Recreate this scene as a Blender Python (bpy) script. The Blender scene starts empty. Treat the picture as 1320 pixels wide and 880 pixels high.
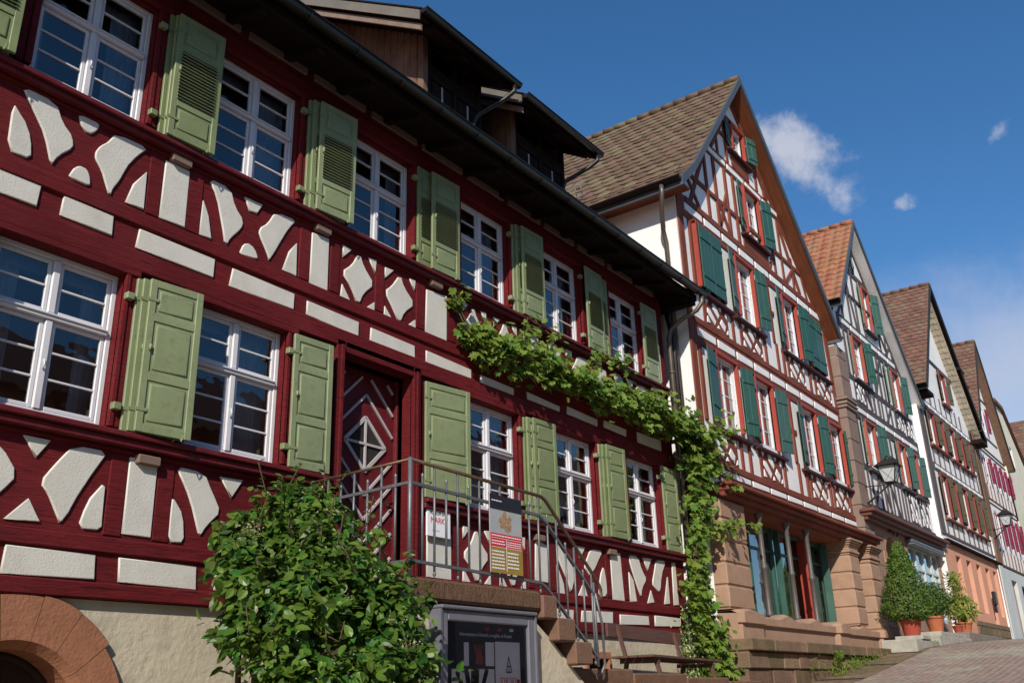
import bpy, math, random
from mathutils import Vector, Matrix
R=random.Random(7)
SC=bpy.context.scene
COL=SC.collection
rad=math.radians
# ------------------------------------------------------------------ helpers
class MB:
    def __init__(s): s.v=[]; s.f=[]; s.m=[]; s.sm=[]
    def face(s,pts,m=0,sm=False):
        n=len(s.v); s.v+= [tuple(p) for p in pts]; s.f.append(tuple(range(n,n+len(pts)))); s.m.append(m); s.sm.append(sm)
    def raw(s,vs,fs,m=0,sm=False):
        n=len(s.v); s.v+=[tuple(p) for p in vs]
        for f in fs: s.f.append(tuple(n+i for i in f)); s.m.append(m); s.sm.append(sm)
    def box(s,x0,x1,y0,y1,z0,z1,m=0,b=0.0):
        if x0>x1: x0,x1=x1,x0
        if y0>y1: y0,y1=y1,y0
        if z0>z1: z0,z1=z1,z0
        b=min(b,(x1-x0)*.3,(y1-y0)*.3,(z1-z0)*.3)
        if b<=0:
            vs=[(x,y,z) for x in(x0,x1) for y in(y0,y1) for z in(z0,z1)]
            s.raw(vs,[(0,1,3,2),(4,6,7,5),(0,4,5,1),(2,3,7,6),(0,2,6,4),(1,5,7,3)],m)
        else:
            s.cbox(((x0+x1)/2,(y0+y1)/2,(z0+z1)/2),(1,0,0),(0,1,0),(0,0,1),(x1-x0)/2,(y1-y0)/2,(z1-z0)/2,m,b)
    def cbox(s,c,ax,ay,az,hx,hy,hz,m=0,b=0.0):
        c=Vector(c);A=[Vector(ax),Vector(ay),Vector(az)];h=[hx,hy,hz]
        if b<=0:
            vs=[]
            for i in(-1,1):
                for j in(-1,1):
                    for k in(-1,1): vs.append(c+A[0]*hx*i+A[1]*hy*j+A[2]*hz*k)
            s.raw(vs,[(0,1,3,2),(4,6,7,5),(0,4,5,1),(2,3,7,6),(0,2,6,4),(1,5,7,3)],m); return
        ring=[]
        vs=[];idx={}
        for i in(-1,1):
            for j in(-1,1):
                for k in(-1,1):
                    sg=(i,j,k)
                    for a in range(3):
                        p=Vector(c)
                        for q in range(3): p+=A[q]*sg[q]*(h[q] if q==a else h[q]-b)
                        idx[(i,j,k,a)]=len(vs); vs.append(p)
        fs=[]
        for a in range(3):
            b1,b2=[q for q in range(3) if q!=a]
            for sg in(-1,1):
                f=[]
                for (p,q) in((-1,-1),(1,-1),(1,1),(-1,1)):
                    t=[0,0,0];t[a]=sg;t[b1]=p;t[b2]=q;f.append(idx[(t[0],t[1],t[2],a)])
                fs.append(tuple(f))
            for p in(-1,1):
                for q in(-1,1):
                    f=[]
                    t=[0,0,0];t[b1]=p;t[b2]=q
                    t[a]=-1;f.append(idx[(t[0],t[1],t[2],b1)]);f.append(idx[(t[0],t[1],t[2],b2)])
                    t[a]=1;f.append(idx[(t[0],t[1],t[2],b2)]);f.append(idx[(t[0],t[1],t[2],b1)])
                    fs.append(tuple(f))
        for i in(-1,1):
            for j in(-1,1):
                for k in(-1,1): fs.append(tuple(idx[(i,j,k,a)] for a in range(3)))
        s.raw(vs,fs,m)
    def beam(s,p0,p1,w,h,m=0,up=(0,0,1),b=0.0):
        p0=Vector(p0);p1=Vector(p1);d=p1-p0;L=d.length
        if L<1e-6:return
        d/=L;u=Vector(up); sd=d.cross(u)
        if sd.length<1e-5: sd=d.cross(Vector((1,0,0)))
        sd.normalize();n=sd.cross(d).normalized()
        s.cbox((p0+p1)/2,d,sd,n,L/2,w/2,h/2,m,b)
    def tube(s,pts,r,n=8,m=0,cap=True):
        pts=[Vector(p) for p in pts]; rs=r if isinstance(r,(list,tuple)) else [r]*len(pts)
        base=len(s.v); prev=None
        for i,p in enumerate(pts):
            if i==0:t=pts[1]-p
            elif i==len(pts)-1:t=p-pts[i-1]
            else:t=(pts[i+1]-p).normalized()+(p-pts[i-1]).normalized()
            t.normalize()
            if prev is None: a=t.orthogonal().normalized()
            else:
                a=prev-t*prev.dot(t); a=a.normalized() if a.length>1e-5 else t.orthogonal().normalized()
            prev=a;bb=t.cross(a)
            for k in range(n):
                an=2*math.pi*k/n; s.v.append(tuple(p+(a*math.cos(an)+bb*math.sin(an))*rs[i]))
        for i in range(len(pts)-1):
            for k in range(n):
                s.f.append((base+i*n+k,base+i*n+(k+1)%n,base+(i+1)*n+(k+1)%n,base+(i+1)*n+k)); s.m.append(m); s.sm.append(True)
        if cap:
            s.f.append(tuple(base+k for k in range(n))[::-1]); s.m.append(m); s.sm.append(False)
            e=base+(len(pts)-1)*n; s.f.append(tuple(e+k for k in range(n))); s.m.append(m); s.sm.append(False)
    def lathe(s,c,prof,n=20,m=0):
        base=len(s.v);c=Vector(c)
        for (r,z) in prof:
            for k in range(n):
                a=2*math.pi*k/n; s.v.append((c.x+r*math.cos(a),c.y+r*math.sin(a),c.z+z))
        for i in range(len(prof)-1):
            for k in range(n):
                s.f.append((base+i*n+k,base+i*n+(k+1)%n,base+(i+1)*n+(k+1)%n,base+(i+1)*n+k)); s.m.append(m); s.sm.append(True)
    def pillow(s,poly,y0,y1,ins=.022,m=0):
        # raised infill field: outline at y0, softly stepping out to y1 (towards -y)
        n=len(poly)
        A=sum(poly[i][0]*poly[(i+1)%n][1]-poly[(i+1)%n][0]*poly[i][1] for i in range(n))
        P=list(poly) if A>0 else list(poly)[::-1]
        per=sum(math.hypot(poly[i][0]-poly[i-1][0],poly[i][1]-poly[i-1][1]) for i in range(n)); me_=min(math.hypot(poly[i][0]-poly[i-1][0],poly[i][1]-poly[i-1][1]) for i in range(n)); ins=max(.003,min(ins,.32*abs(A)/per,.45*me_))
        def off(d):
            o=[]
            for i in range(n):
                a=Vector(P[i-1]);b=Vector(P[i]);c=Vector(P[(i+1)%n])
                e1=(b-a);e2=(c-b)
                if e1.length<1e-6 or e2.length<1e-6: o.append(tuple(b));continue
                e1.normalize();e2.normalize()
                n1=Vector((-e1.y,e1.x));n2=Vector((-e2.y,e2.x));q=n1+n2
                if q.length<1e-4:q=n1
                q.normalize();k=max(.8,q.dot(n1)); o.append(tuple(b+q*d/k))
            return o
        rings=[(P,y0),(P,y0+(y1-y0)*.55),(off(ins*.4),y0+(y1-y0)*.88),(off(ins),y1)]
        base=len(s.v)
        for r,y in rings:
            for x,z in r: s.v.append((x,y,z))
        for k in range(3):
            for i in range(n):
                j=(i+1)%n; s.f.append((base+k*n+i,base+k*n+j,base+(k+1)*n+j,base+(k+1)*n+i)); s.m.append(m); s.sm.append(k>0)
        s.f.append(tuple(base+3*n+i for i in range(n))); s.m.append(m); s.sm.append(False)
    def prism(s,poly,y0,y1,m=0):
        n=len(poly);base=len(s.v)
        for y in(y0,y1):
            for x,z in poly:s.v.append((x,y,z))
        for i in range(n):
            j=(i+1)%n; s.f.append((base+i,base+j,base+n+j,base+n+i)); s.m.append(m); s.sm.append(False)
        s.f.append(tuple(base+i for i in range(n)));s.m.append(m);s.sm.append(False)
        s.f.append(tuple(base+n+i for i in range(n))[::-1]);s.m.append(m);s.sm.append(False)
    def mesh(s,name,mats):
        me=bpy.data.meshes.new(name); me.from_pydata(s.v,[],s.f)
        for m in mats: me.materials.append(m)
        me.polygons.foreach_set('material_index',s.m); me.polygons.foreach_set('use_smooth',s.sm)
        me.update(); return me
WL={}
def wloc(o): return WL.get(o.name,Vector((0,0,0)))
def put(name,me,parent=None,loc=(0,0,0),local=False,rot=None):
    """link a mesh object; its mesh is drawn in scene metres when local is False"""
    o=bpy.data.objects.new(name,me); COL.objects.link(o)
    w=Vector(loc)
    if parent is not None:
        o.parent=parent; o.location=w-wloc(parent)
    else: o.location=w
    if rot: o.rotation_euler=rot
    WL[o.name]=w
    return o
def tag(o,label=None,cat=None,group=None,kind=None):
    if label:o['label']=label
    if cat:o['category']=cat
    if group:o['group']=group
    if kind:o['kind']=kind
    return o
def root(name,loc,label,cat,group=None):
    o=bpy.data.objects.new(name,None); COL.objects.link(o); o.location=loc; o.empty_display_size=.3
    WL[o.name]=Vector(loc); return tag(o,label,cat,group)
def part(name,mb,mats,parent,label=None,at=None):
    """mesh given in scene metres, attached to its thing or part"""
    if not isinstance(mats,(list,tuple)): mats=[mats]
    if at is None:
        xs=[v[0] for v in mb.v];ys=[v[1] for v in mb.v];zs=[v[2] for v in mb.v]
        at=((min(xs)+max(xs))/2,(min(ys)+max(ys))/2,min(zs))
    at=Vector(at)
    mb.v=[(x-at.x,y-at.y,z-at.z) for x,y,z in mb.v]
    o=put(name,mb.mesh(name,mats),parent,at)
    if label:o['label']=label
    return o
def clip(poly,conv):
    """clip polygon by convex ccw polygon (u,z)"""
    out=list(poly)
    for i in range(len(conv)):
        a=conv[i];b=conv[(i+1)%len(conv)]
        inp=out;out=[]
        def sd(p):return (b[0]-a[0])*(p[1]-a[1])-(b[1]-a[1])*(p[0]-a[0])
        for k in range(len(inp)):
            p=inp[k];q=inp[(k+1)%len(inp)];sp,sq=sd(p),sd(q)
            if sp>=0:out.append(p)
            if (sp>=0)!=(sq>=0):
                t=sp/(sp-sq);out.append((p[0]+(q[0]-p[0])*t,p[1]+(q[1]-p[1])*t))
        if len(out)<3:return []
    return out
def wall_holes(mb,outline,holes,y,depth,m=0,mr=None):
    """front sheet of a wall inside a convex outline, with rectangular openings and their reveals"""
    us=sorted(set([min(p[0] for p in outline),max(p[0] for p in outline)]+[h[i] for h in holes for i in(0,1)]))
    zs=sorted(set([min(p[1] for p in outline),max(p[1] for p in outline)]+[h[i] for h in holes for i in(2,3)]))
    for i in range(len(us)-1):
        for j in range(len(zs)-1):
            u0,u1,z0,z1=us[i],us[i+1],zs[j],zs[j+1]
            if u1-u0<1e-5 or z1-z0<1e-5: continue
            cu,cz=(u0+u1)/2,(z0+z1)/2
            if any(h[0]<cu<h[1] and h[2]<cz<h[3] for h in holes):continue
            p=clip([(u0,z0),(u1,z0),(u1,z1),(u0,z1)],outline)
            if p: mb.face([(a,y,b) for a,b in p],m)
    mr=m if mr is None else mr
    for (u0,u1,z0,z1) in holes:
        mb.face([(u0,y,z0),(u0,y+depth,z0),(u0,y+depth,z1),(u0,y,z1)],mr)
        mb.face([(u1,y,z0),(u1,y,z1),(u1,y+depth,z1),(u1,y+depth,z0)],mr)
        mb.face([(u0,y,z1),(u0,y+depth,z1),(u1,y+depth,z1),(u1,y,z1)],mr)
        mb.face([(u0,y,z0),(u1,y,z0),(u1,y+depth,z0),(u0,y+depth,z0)],mr)
# ------------------------------------------------------------------ materials
def nt(name):
    m=bpy.data.materials.new(name); m.use_nodes=True; t=m.node_tree; b=t.nodes['Principled BSDF']
    return m,t,b
def N(t,ty,**k):
    n=t.nodes.new(ty)
    for a,v in k.items():
        if a in n.inputs: n.inputs[a].default_value=v
        else: setattr(n,a,v)
    return n
def mat(name,col,rough=.7,var=.15,scale=4.0,bump=.0,bscale=30.0,stretch=(1,1,1),spec=.3,metal=0.0,dirt=None,dscale=1.2,damt=.5,island=0.0,tint=None,objvar=0.0):
    m,t,b=nt(name); L=t.links.new
    tc=N(t,'ShaderNodeTexCoord'); mp=N(t,'ShaderNodeMapping'); mp.inputs['Scale'].default_value=stretch
    L(tc.outputs['Object'],mp.inputs['Vector'])
    n1=N(t,'ShaderNodeTexNoise',Scale=scale,Detail=6.0,Roughness=.6); L(mp.outputs[0],n1.inputs['Vector'])
    r=N(t,'ShaderNodeMapRange'); r.inputs['From Min'].default_value=.3; r.inputs['From Max'].default_value=.7
    r.inputs['To Min'].default_value=1-var; r.inputs['To Max'].default_value=1+var; L(n1.outputs['Fac'],r.inputs['Value'])
    mul=N(t,'ShaderNodeVectorMath',operation='SCALE'); mul.inputs[0].default_value=col; L(r.outputs[0],mul.inputs['Scale'])
    cur=mul.outputs[0]
    if objvar>0:
        oi=N(t,'ShaderNodeObjectInfo'); hv=N(t,'ShaderNodeHueSaturation'); rv=N(t,'ShaderNodeMapRange'); rv.inputs['To Min'].default_value=1-objvar; rv.inputs['To Max'].default_value=1+objvar; L(oi.outputs['Random'],rv.inputs['Value']); L(rv.outputs[0],hv.inputs['Value']); rs=N(t,'ShaderNodeMapRange'); rs.inputs['To Min'].default_value=1+objvar; rs.inputs['To Max'].default_value=1-objvar; L(oi.outputs['Random'],rs.inputs['Value']); L(rs.outputs[0],hv.inputs['Saturation']); L(cur,hv.inputs['Color']); cur=hv.outputs[0]
    if dirt:
        n2=N(t,'ShaderNodeTexNoise',Scale=dscale,Detail=8.0,Roughness=.7); L(tc.outputs['Object'],n2.inputs['Vector'])
        r2=N(t,'ShaderNodeMapRange'); r2.inputs['From Min'].default_value=.5; r2.inputs['From Max'].default_value=.72
        r2.inputs['To Max'].default_value=damt; L(n2.outputs['Fac'],r2.inputs['Value'])
        mx=N(t,'ShaderNodeMix',data_type='RGBA'); L(r2.outputs[0],mx.inputs['Factor']); L(cur,mx.inputs[6]); mx.inputs[7].default_value=(*dirt,1); cur=mx.outputs[2]
    if island>0:
        g=N(t,'ShaderNodeNewGeometry')
        hs=N(t,'ShaderNodeHueSaturation'); L(cur,hs.inputs['Color'])
        r3=N(t,'ShaderNodeMapRange'); r3.inputs['To Min'].default_value=1-island; r3.inputs['To Max'].default_value=1+island
        L(g.outputs['Random Per Island'],r3.inputs['Value']); L(r3.outputs[0],hs.inputs['Value'])
        w=N(t,'ShaderNodeTexWhiteNoise',noise_dimensions='1D'); L(g.outputs['Random Per Island'],w.inputs['W'])
        r4=N(t,'ShaderNodeMapRange'); r4.inputs['To Min'].default_value=.5-.05*min(1,island*2); r4.inputs['To Max'].default_value=.5+.03*min(1,island*2)
        L(w.outputs['Value'],r4.inputs['Value']); L(r4.outputs[0],hs.inputs['Hue']); cur=hs.outputs['Color']
        if tint:
            mx=N(t,'ShaderNodeMix',data_type='RGBA'); gt=N(t,'ShaderNodeMath',operation='GREATER_THAN'); gt.inputs[1].default_value=tint[3]
            w2=N(t,'ShaderNodeTexWhiteNoise',noise_dimensions='1D'); ad=N(t,'ShaderNodeMath',operation='ADD'); ad.inputs[1].default_value=3.7
            L(g.outputs['Random Per Island'],ad.inputs[0]); L(ad.outputs[0],w2.inputs['W']); L(w2.outputs['Value'],gt.inputs[0])
            L(gt.outputs[0],mx.inputs['Factor']); L(cur,mx.inputs[6]); mx.inputs[7].default_value=(*tint[:3],1); cur=mx.outputs[2]
    L(cur,b.inputs['Base Color'])
    b.inputs['Roughness'].default_value=rough; b.inputs['Specular IOR Level'].default_value=spec; b.inputs['Metallic'].default_value=metal
    if bump>0:
        n3=N(t,'ShaderNodeTexNoise',Scale=bscale,Detail=5.0,Roughness=.6); L(mp.outputs[0],n3.inputs['Vector'])
        bp=N(t,'ShaderNodeBump',Strength=1.0,Distance=bump); L(n3.outputs['Fac'],bp.inputs['Height']); L(bp.outputs[0],b.inputs['Normal'])
    return m
def leafmat(name,col,island=.35,trans=.3,tint=None,rough=.5):
    m=mat(name,col,rough=rough,var=.15,scale=3,spec=.3,island=island,tint=tint)
    t=m.node_tree;b=t.nodes['Principled BSDF'];o=[n for n in t.nodes if n.type=='OUTPUT_MATERIAL'][0]
    tr=N(t,'ShaderNodeBsdfTranslucent'); mx=N(t,'ShaderNodeMixShader'); mx.inputs[0].default_value=trans
    src=b.inputs['Base Color'].links[0].from_socket
    gm=N(t,'ShaderNodeHueSaturation'); gm.inputs['Value'].default_value=1.5; gm.inputs['Hue'].default_value=.47; t.links.new(src,gm.inputs['Color']); t.links.new(gm.outputs[0],tr.inputs['Color'])
    t.links.new(b.outputs[0],mx.inputs[1]); t.links.new(tr.outputs[0],mx.inputs[2]); t.links.new(mx.outputs[0],o.inputs['Surface'])
    return m
def glassmat(name,tint=(.9,.93,.95),ior=1.55,wav=.005):
    m,t,b=nt(name); t.nodes.remove(b); o=[n for n in t.nodes if n.type=='OUTPUT_MATERIAL'][0]; L=t.links.new
    tc=N(t,'ShaderNodeTexCoord'); oi=N(t,'ShaderNodeObjectInfo'); of=N(t,'ShaderNodeVectorMath',operation='ADD'); sc_=N(t,'ShaderNodeMath',operation='MULTIPLY'); sc_.inputs[1].default_value=37.0; L(oi.outputs['Random'],sc_.inputs[0]); L(tc.outputs['Object'],of.inputs[0]); L(sc_.outputs[0],of.inputs[1])
    n=N(t,'ShaderNodeTexNoise',Scale=2.6,Detail=2.0); L(of.outputs[0],n.inputs['Vector'])
    bp=N(t,'ShaderNodeBump',Strength=1.0,Distance=wav); L(n.outputs['Fac'],bp.inputs['Height'])
    gl=N(t,'ShaderNodeBsdfGlossy'); gl.inputs['Roughness'].default_value=.02; L(bp.outputs[0],gl.inputs['Normal'])
    tr=N(t,'ShaderNodeBsdfTransparent'); tr.inputs['Color'].default_value=(*tint,1)
    fr=N(t,'ShaderNodeFresnel',IOR=ior); L(bp.outputs[0],fr.inputs['Normal'])
    ml=N(t,'ShaderNodeMath',operation='MULTIPLY_ADD'); ml.inputs[1].default_value=2.5; ml.inputs[2].default_value=.02; L(fr.outputs[0],ml.inputs[0])
    mx=N(t,'ShaderNodeMixShader'); L(ml.outputs[0],mx.inputs[0]); L(tr.outputs[0],mx.inputs[1]); L(gl.outputs[0],mx.inputs[2]); L(mx.outputs[0],o.inputs['Surface'])
    return m
def stoneblocks(name,c1,c2,mortar,bw=.55,bh=.33,ms=.012,bump=.006,axis='XZ',rough=.85,var=.12,depthb=.004):
    m,t,b=nt(name); L=t.links.new
    tc=N(t,'ShaderNodeTexCoord'); sp=N(t,'ShaderNodeSeparateXYZ'); cb=N(t,'ShaderNodeCombineXYZ'); L(tc.outputs['Object'],sp.inputs[0])
    if axis=='XZ':
        ad=N(t,'ShaderNodeMath',operation='ADD'); L(sp.outputs['X'],ad.inputs[0]); L(sp.outputs['Y'],ad.inputs[1]); L(ad.outputs[0],cb.inputs['X']); L(sp.outputs['Z'],cb.inputs['Y'])
    else: L(sp.outputs['X'],cb.inputs['X']); L(sp.outputs['Y'],cb.inputs['Y'])
    nz=N(t,'ShaderNodeTexNoise',Scale=3.0,Detail=3.0); L(tc.outputs['Object'],nz.inputs['Vector'])
    mxv=N(t,'ShaderNodeVectorMath',operation='MULTIPLY_ADD'); mxv.inputs[1].default_value=(.03,.03,0); L(nz.outputs['Color'],mxv.inputs[0]); L(cb.outputs[0],mxv.inputs[2])
    br=N(t,'ShaderNodeTexBrick'); L(mxv.outputs[0],br.inputs['Vector'])
    br.inputs['Scale'].default_value=1.0; br.inputs['Brick Width'].default_value=bw; br.inputs['Row Height'].default_value=bh; br.inputs['Mortar Size'].default_value=ms; br.inputs['Mortar Smooth'].default_value=.3
    br.inputs['Color1'].default_value=(*c1,1); br.inputs['Color2'].default_value=(*c2,1); br.inputs['Mortar'].default_value=(*mortar,1); br.offset=.5
    n1=N(t,'ShaderNodeTexNoise',Scale=6.0,Detail=7.0,Roughness=.65); L(tc.outputs['Object'],n1.inputs['Vector'])
    r=N(t,'ShaderNodeMapRange'); r.inputs['From Min'].default_value=.3; r.inputs['From Max'].default_value=.7; r.inputs['To Min'].default_value=1-var*1.6; r.inputs['To Max'].default_value=1+var*1.4; L(n1.outputs['Fac'],r.inputs['Value'])
    mu=N(t,'ShaderNodeVectorMath',operation='SCALE'); L(br.outputs['Color'],mu.inputs[0]); L(r.outputs[0],mu.inputs['Scale']); L(mu.outputs[0],b.inputs['Base Color'])
    n3=N(t,'ShaderNodeTexNoise',Scale=40.0,Detail=4.0); L(tc.outputs['Object'],n3.inputs['Vector'])
    iv=N(t,'ShaderNodeMath',operation='MULTIPLY_ADD'); iv.inputs[1].default_value=-2.0; L(br.outputs['Fac'],iv.inputs[0]); L(n3.outputs['Fac'],iv.inputs[2])
    bp=N(t,'ShaderNodeBump',Strength=1.0,Distance=bump); L(iv.outputs[0],bp.inputs['Height']); L(bp.outputs[0],b.inputs['Normal'])
    b.inputs['Roughness'].default_value=rough; b.inputs['Specular IOR Level'].default_value=.2
    return m
def redwood(name,col,worn,streak=55.0,var=.25,bump=.006):
    """painted old timber: adze strokes and fine drying cracks"""
    m,t,b=nt(name); L=t.links.new
    tc=N(t,'ShaderNodeTexCoord'); mp=N(t,'ShaderNodeMapping'); mp.inputs['Rotation'].default_value=(0,rad(28),0); mp.inputs['Scale'].default_value=(1.0,4.0,9.0); L(tc.outputs['Object'],mp.inputs['Vector'])
    n1=N(t,'ShaderNodeTexNoise',Scale=4.0,Detail=8.0,Roughness=.75,Distortion=.6); L(mp.outputs[0],n1.inputs['Vector'])
    n2=N(t,'ShaderNodeTexNoise',Scale=1.3,Detail=4.0); L(tc.outputs['Object'],n2.inputs['Vector'])
    r=N(t,'ShaderNodeMapRange'); r.inputs['From Min'].default_value=.3; r.inputs['From Max'].default_value=.7; r.inputs['To Min'].default_value=1-var; r.inputs['To Max'].default_value=1+var; L(n1.outputs['Fac'],r.inputs['Value'])
    r2=N(t,'ShaderNodeMapRange'); r2.inputs['From Min'].default_value=.3; r2.inputs['From Max'].default_value=.7; r2.inputs['To Min'].default_value=.82; r2.inputs['To Max'].default_value=1.18; L(n2.outputs['Fac'],r2.inputs['Value'])
    pm=N(t,'ShaderNodeMath',operation='MULTIPLY'); L(r.outputs[0],pm.inputs[0]); L(r2.outputs[0],pm.inputs[1])
    mu=N(t,'ShaderNodeVectorMath',operation='SCALE'); mu.inputs[0].default_value=col; L(pm.outputs[0],mu.inputs['Scale'])
    n4=N(t,'ShaderNodeTexNoise',Scale=14.0,Detail=9.0,Roughness=.8); L(mp.outputs[0],n4.inputs['Vector'])
    r4=N(t,'ShaderNodeMapRange'); r4.inputs['From Min'].default_value=.66; r4.inputs['From Max'].default_value=.8; L(n4.outputs['Fac'],r4.inputs['Value'])
    mx=N(t,'ShaderNodeMix',data_type='RGBA'); L(r4.outputs[0],mx.inputs['Factor']); L(mu.outputs[0],mx.inputs[6]); mx.inputs[7].default_value=(*worn,1)
    mp2=N(t,'ShaderNodeMapping'); mp2.inputs['Scale'].default_value=(.9,1,26); L(tc.outputs['Object'],mp2.inputs['Vector'])
    n6=N(t,'ShaderNodeTexNoise',Scale=1.6,Detail=4.0,Roughness=.6,Distortion=.4); L(mp2.outputs[0],n6.inputs['Vector'])
    r6=N(t,'ShaderNodeMapRange'); r6.inputs['From Min'].default_value=.655; r6.inputs['From Max'].default_value=.70; r6.inputs['To Max'].default_value=.75; L(n6.outputs['Fac'],r6.inputs['Value'])
    m6=N(t,'ShaderNodeMix',data_type='RGBA'); L(r6.outputs[0],m6.inputs['Factor']); L(mx.outputs[2],m6.inputs[6]); m6.inputs[7].default_value=(col[0]*.25,col[1]*.3,col[2]*.3,1)
    n7=N(t,'ShaderNodeTexNoise',Scale=.7,Detail=6.0,Roughness=.7); L(tc.outputs['Object'],n7.inputs['Vector'])
    r7=N(t,'ShaderNodeMapRange'); r7.inputs['From Min'].default_value=.48; r7.inputs['From Max'].default_value=.75; r7.inputs['To Max'].default_value=.5; L(n7.outputs['Fac'],r7.inputs['Value'])
    m7=N(t,'ShaderNodeMix',data_type='RGBA'); L(r7.outputs[0],m7.inputs['Factor']); L(m6.outputs[2],m7.inputs[6]); m7.inputs[7].default_value=(col[0]*1.25+.008,col[1]*1.6+.007,col[2]*1.5+.007,1)
    L(m7.outputs[2],b.inputs['Base Color'])
    sb=N(t,'ShaderNodeMath',operation='MULTIPLY_ADD'); sb.inputs[1].default_value=-.6; L(r6.outputs[0],sb.inputs[0]); L(n1.outputs['Fac'],sb.inputs[2])
    bp=N(t,'ShaderNodeBump',Strength=1.0,Distance=bump*3); L(sb.outputs[0],bp.inputs['Height']); 
    L(bp.outputs[0],b.inputs['Normal'])
    b.inputs['Roughness'].default_value=.75; b.inputs['Specular IOR Level'].default_value=.16
    return m
M={}
M['red']=redwood('red_timber_paint',(.128,.0108,.0138),(.11,.03,.03),var=.38)
M['redplain']=mat('red_joinery_paint',(.115,.011,.015),.55,.2,5,.002,40,spec=.25,dirt=(.15,.04,.035),dscale=7,damt=.5)
M['infill']=mat('cream_lime_infill',(.62,.60,.54),.9,.06,3,.004,55,dirt=(.42,.38,.3),dscale=2.5,damt=.35,spec=.15)
M['render']=mat('pale_base_render',(.54,.48,.365),.9,.13,1.6,.012,12,dirt=(.24,.19,.13),dscale=1.6,damt=.7,spec=.15)
M['deep']=mat('deep_red_joinery_paint',(.22,.045,.038),.55,.1,4,spec=.3)
M['cornred']=mat('brown_red_cornice_paint',(.14,.052,.038),.6,.15,3)
M['muted']=mat('faded_red_joinery_paint',(.31,.075,.05),.55,.1,4,spec=.3)
M['sillred']=mat('dark_sill_paint',(.06,.014,.013),.6,.15,4)
M['pil']=mat('brown_pilaster_stone',(.23,.165,.135),.9,.1,2,.005,30,spec=.15)
M['green']=mat('sage_green_paint',(.215,.255,.13),.5,.16,2.2,.0015,70,dirt=(.13,.14,.08),dscale=9,damt=.6,spec=.35,objvar=.16)
M['white']=mat('white_window_paint',(.64,.64,.67),.45,.05,5,spec=.35,dirt=(.42,.36,.32),dscale=5,damt=.4)
M['glass']=glassmat('window_glass')
M['ironcol']=mat('painted_iron_column',(.10,.088,.08),.5,.15,8,metal=.2)
M['caseglass']=glassmat('case_glass',(1,1,1),1.25,.0)
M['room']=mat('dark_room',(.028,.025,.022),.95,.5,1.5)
M['doorline']=mat('greyed_door_moulding_paint',(.46,.43,.43),.5,.1,6)
M['curtain']=mat('net_curtain',(.45,.48,.52),.9,.15,5,stretch=(8,1,1))
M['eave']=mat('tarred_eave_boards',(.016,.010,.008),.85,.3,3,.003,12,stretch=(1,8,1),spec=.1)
M['darkmetal']=mat('dark_gutter_metal',(.022,.018,.015),.4,.3,3,metal=.3,spec=.4)
M['copper']=mat('weathered_pipe_metal',(.14,.11,.09),.45,.25,4,metal=.55)
M['boards']=mat('weathered_larch_boards',(.16,.10,.072),.85,.3,3,.003,30,stretch=(6,1,.6),dirt=(.1,.05,.03),dscale=9,damt=.7,spec=.1)
M['fascia']=mat('grey_dormer_flashing',(.15,.135,.115),.6,.15,2,dirt=(.16,.11,.08),dscale=.8,damt=.7)
M['plank']=mat('pale_verge_plank',(.20,.145,.115),.8,.15,5)
M['bar']=mat('shaded_cream_board',(.19,.13,.10),.9,.1,4)  # cream with the shade under eaves and sills darkened into its colour
M['brown']=redwood('brown_timber_paint',(.185,.052,.032),(.09,.03,.02),var=.2,bump=.002)
M['white2']=mat('white_lime_plaster',(.80,.79,.78),.9,.05,2,.004,14,dirt=(.5,.45,.4),dscale=.8,damt=.3,spec=.15)
M['bluewhite']=M['white2']
M['orange']=mat('vermilion_joinery_paint',(.34,.055,.035),.5,.1,4,spec=.3)
M['dgreen']=mat('dark_green_shutter_paint',(.036,.098,.075),.45,.15,3,.001,50,spec=.4,stretch=(9,1,1),objvar=.15)
M['grey']=redwood('grey_brown_timber_paint',(.082,.068,.073),(.07,.04,.04),var=.2,bump=.002)
M['olive']=mat('olive_shutter_paint',(.10,.085,.045),.6,.12,3)
M['magenta']=mat('crimson_shutter_paint',(.25,.018,.05),.5,.12,3)
M['sand']=mat('sandstone',(.37,.235,.162),.88,.12,2.5,.006,38,dirt=(.25,.14,.09),dscale=1.6,damt=.55,spec=.15)
M['sandred']=mat('red_sandstone_arch',(.34,.15,.085),.88,.14,3.5,.008,30,dirt=(.2,.09,.05),dscale=2,damt=.5,spec=.15)
M['sandblk']=stoneblocks('sandstone_blocks',(.36,.23,.16),(.31,.20,.145),(.15,.09,.06),1.1,.42,.012,.006)
M['plinth']=stoneblocks('mossy_plinth_blocks',(.22,.15,.09),(.16,.125,.07),(.05,.04,.03),.95,.3,.018,.012,var=.3)
M['roughstone']=mat('tooled_red_sandstone',(.16,.095,.06),.95,.3,14,.035,34,stretch=(2.2,1,.7),spec=.1)
M['stepstone']=mat('brown_step_stone',(.19,.11,.075),.9,.2,5,.01,40,dirt=(.12,.09,.06),spec=.1)
M['coping']=mat('brown_terrace_coping',(.17,.095,.06),.9,.2,5,.01,30,dirt=(.1,.07,.05),spec=.1)
M['galv']=mat('galvanised_steel',(.165,.17,.18),.5,.2,20,metal=.5,spec=.5)
M['rust']=mat('rust_brown_handrail',(.12,.075,.05),.5,.25,10,metal=.5)
M['benchwood']=mat('brown_bench_planks',(.11,.055,.042),.6,.2,4,.002,30,stretch=(1,8,8))
M['tileA']=mat('brown_plain_tiles',(.142,.093,.064),.85,.2,9,.004,40,island=.16,spec=.15,tint=(.16,.125,.075,.75),dirt=(.10,.09,.05),dscale=3,damt=.5)
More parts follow.
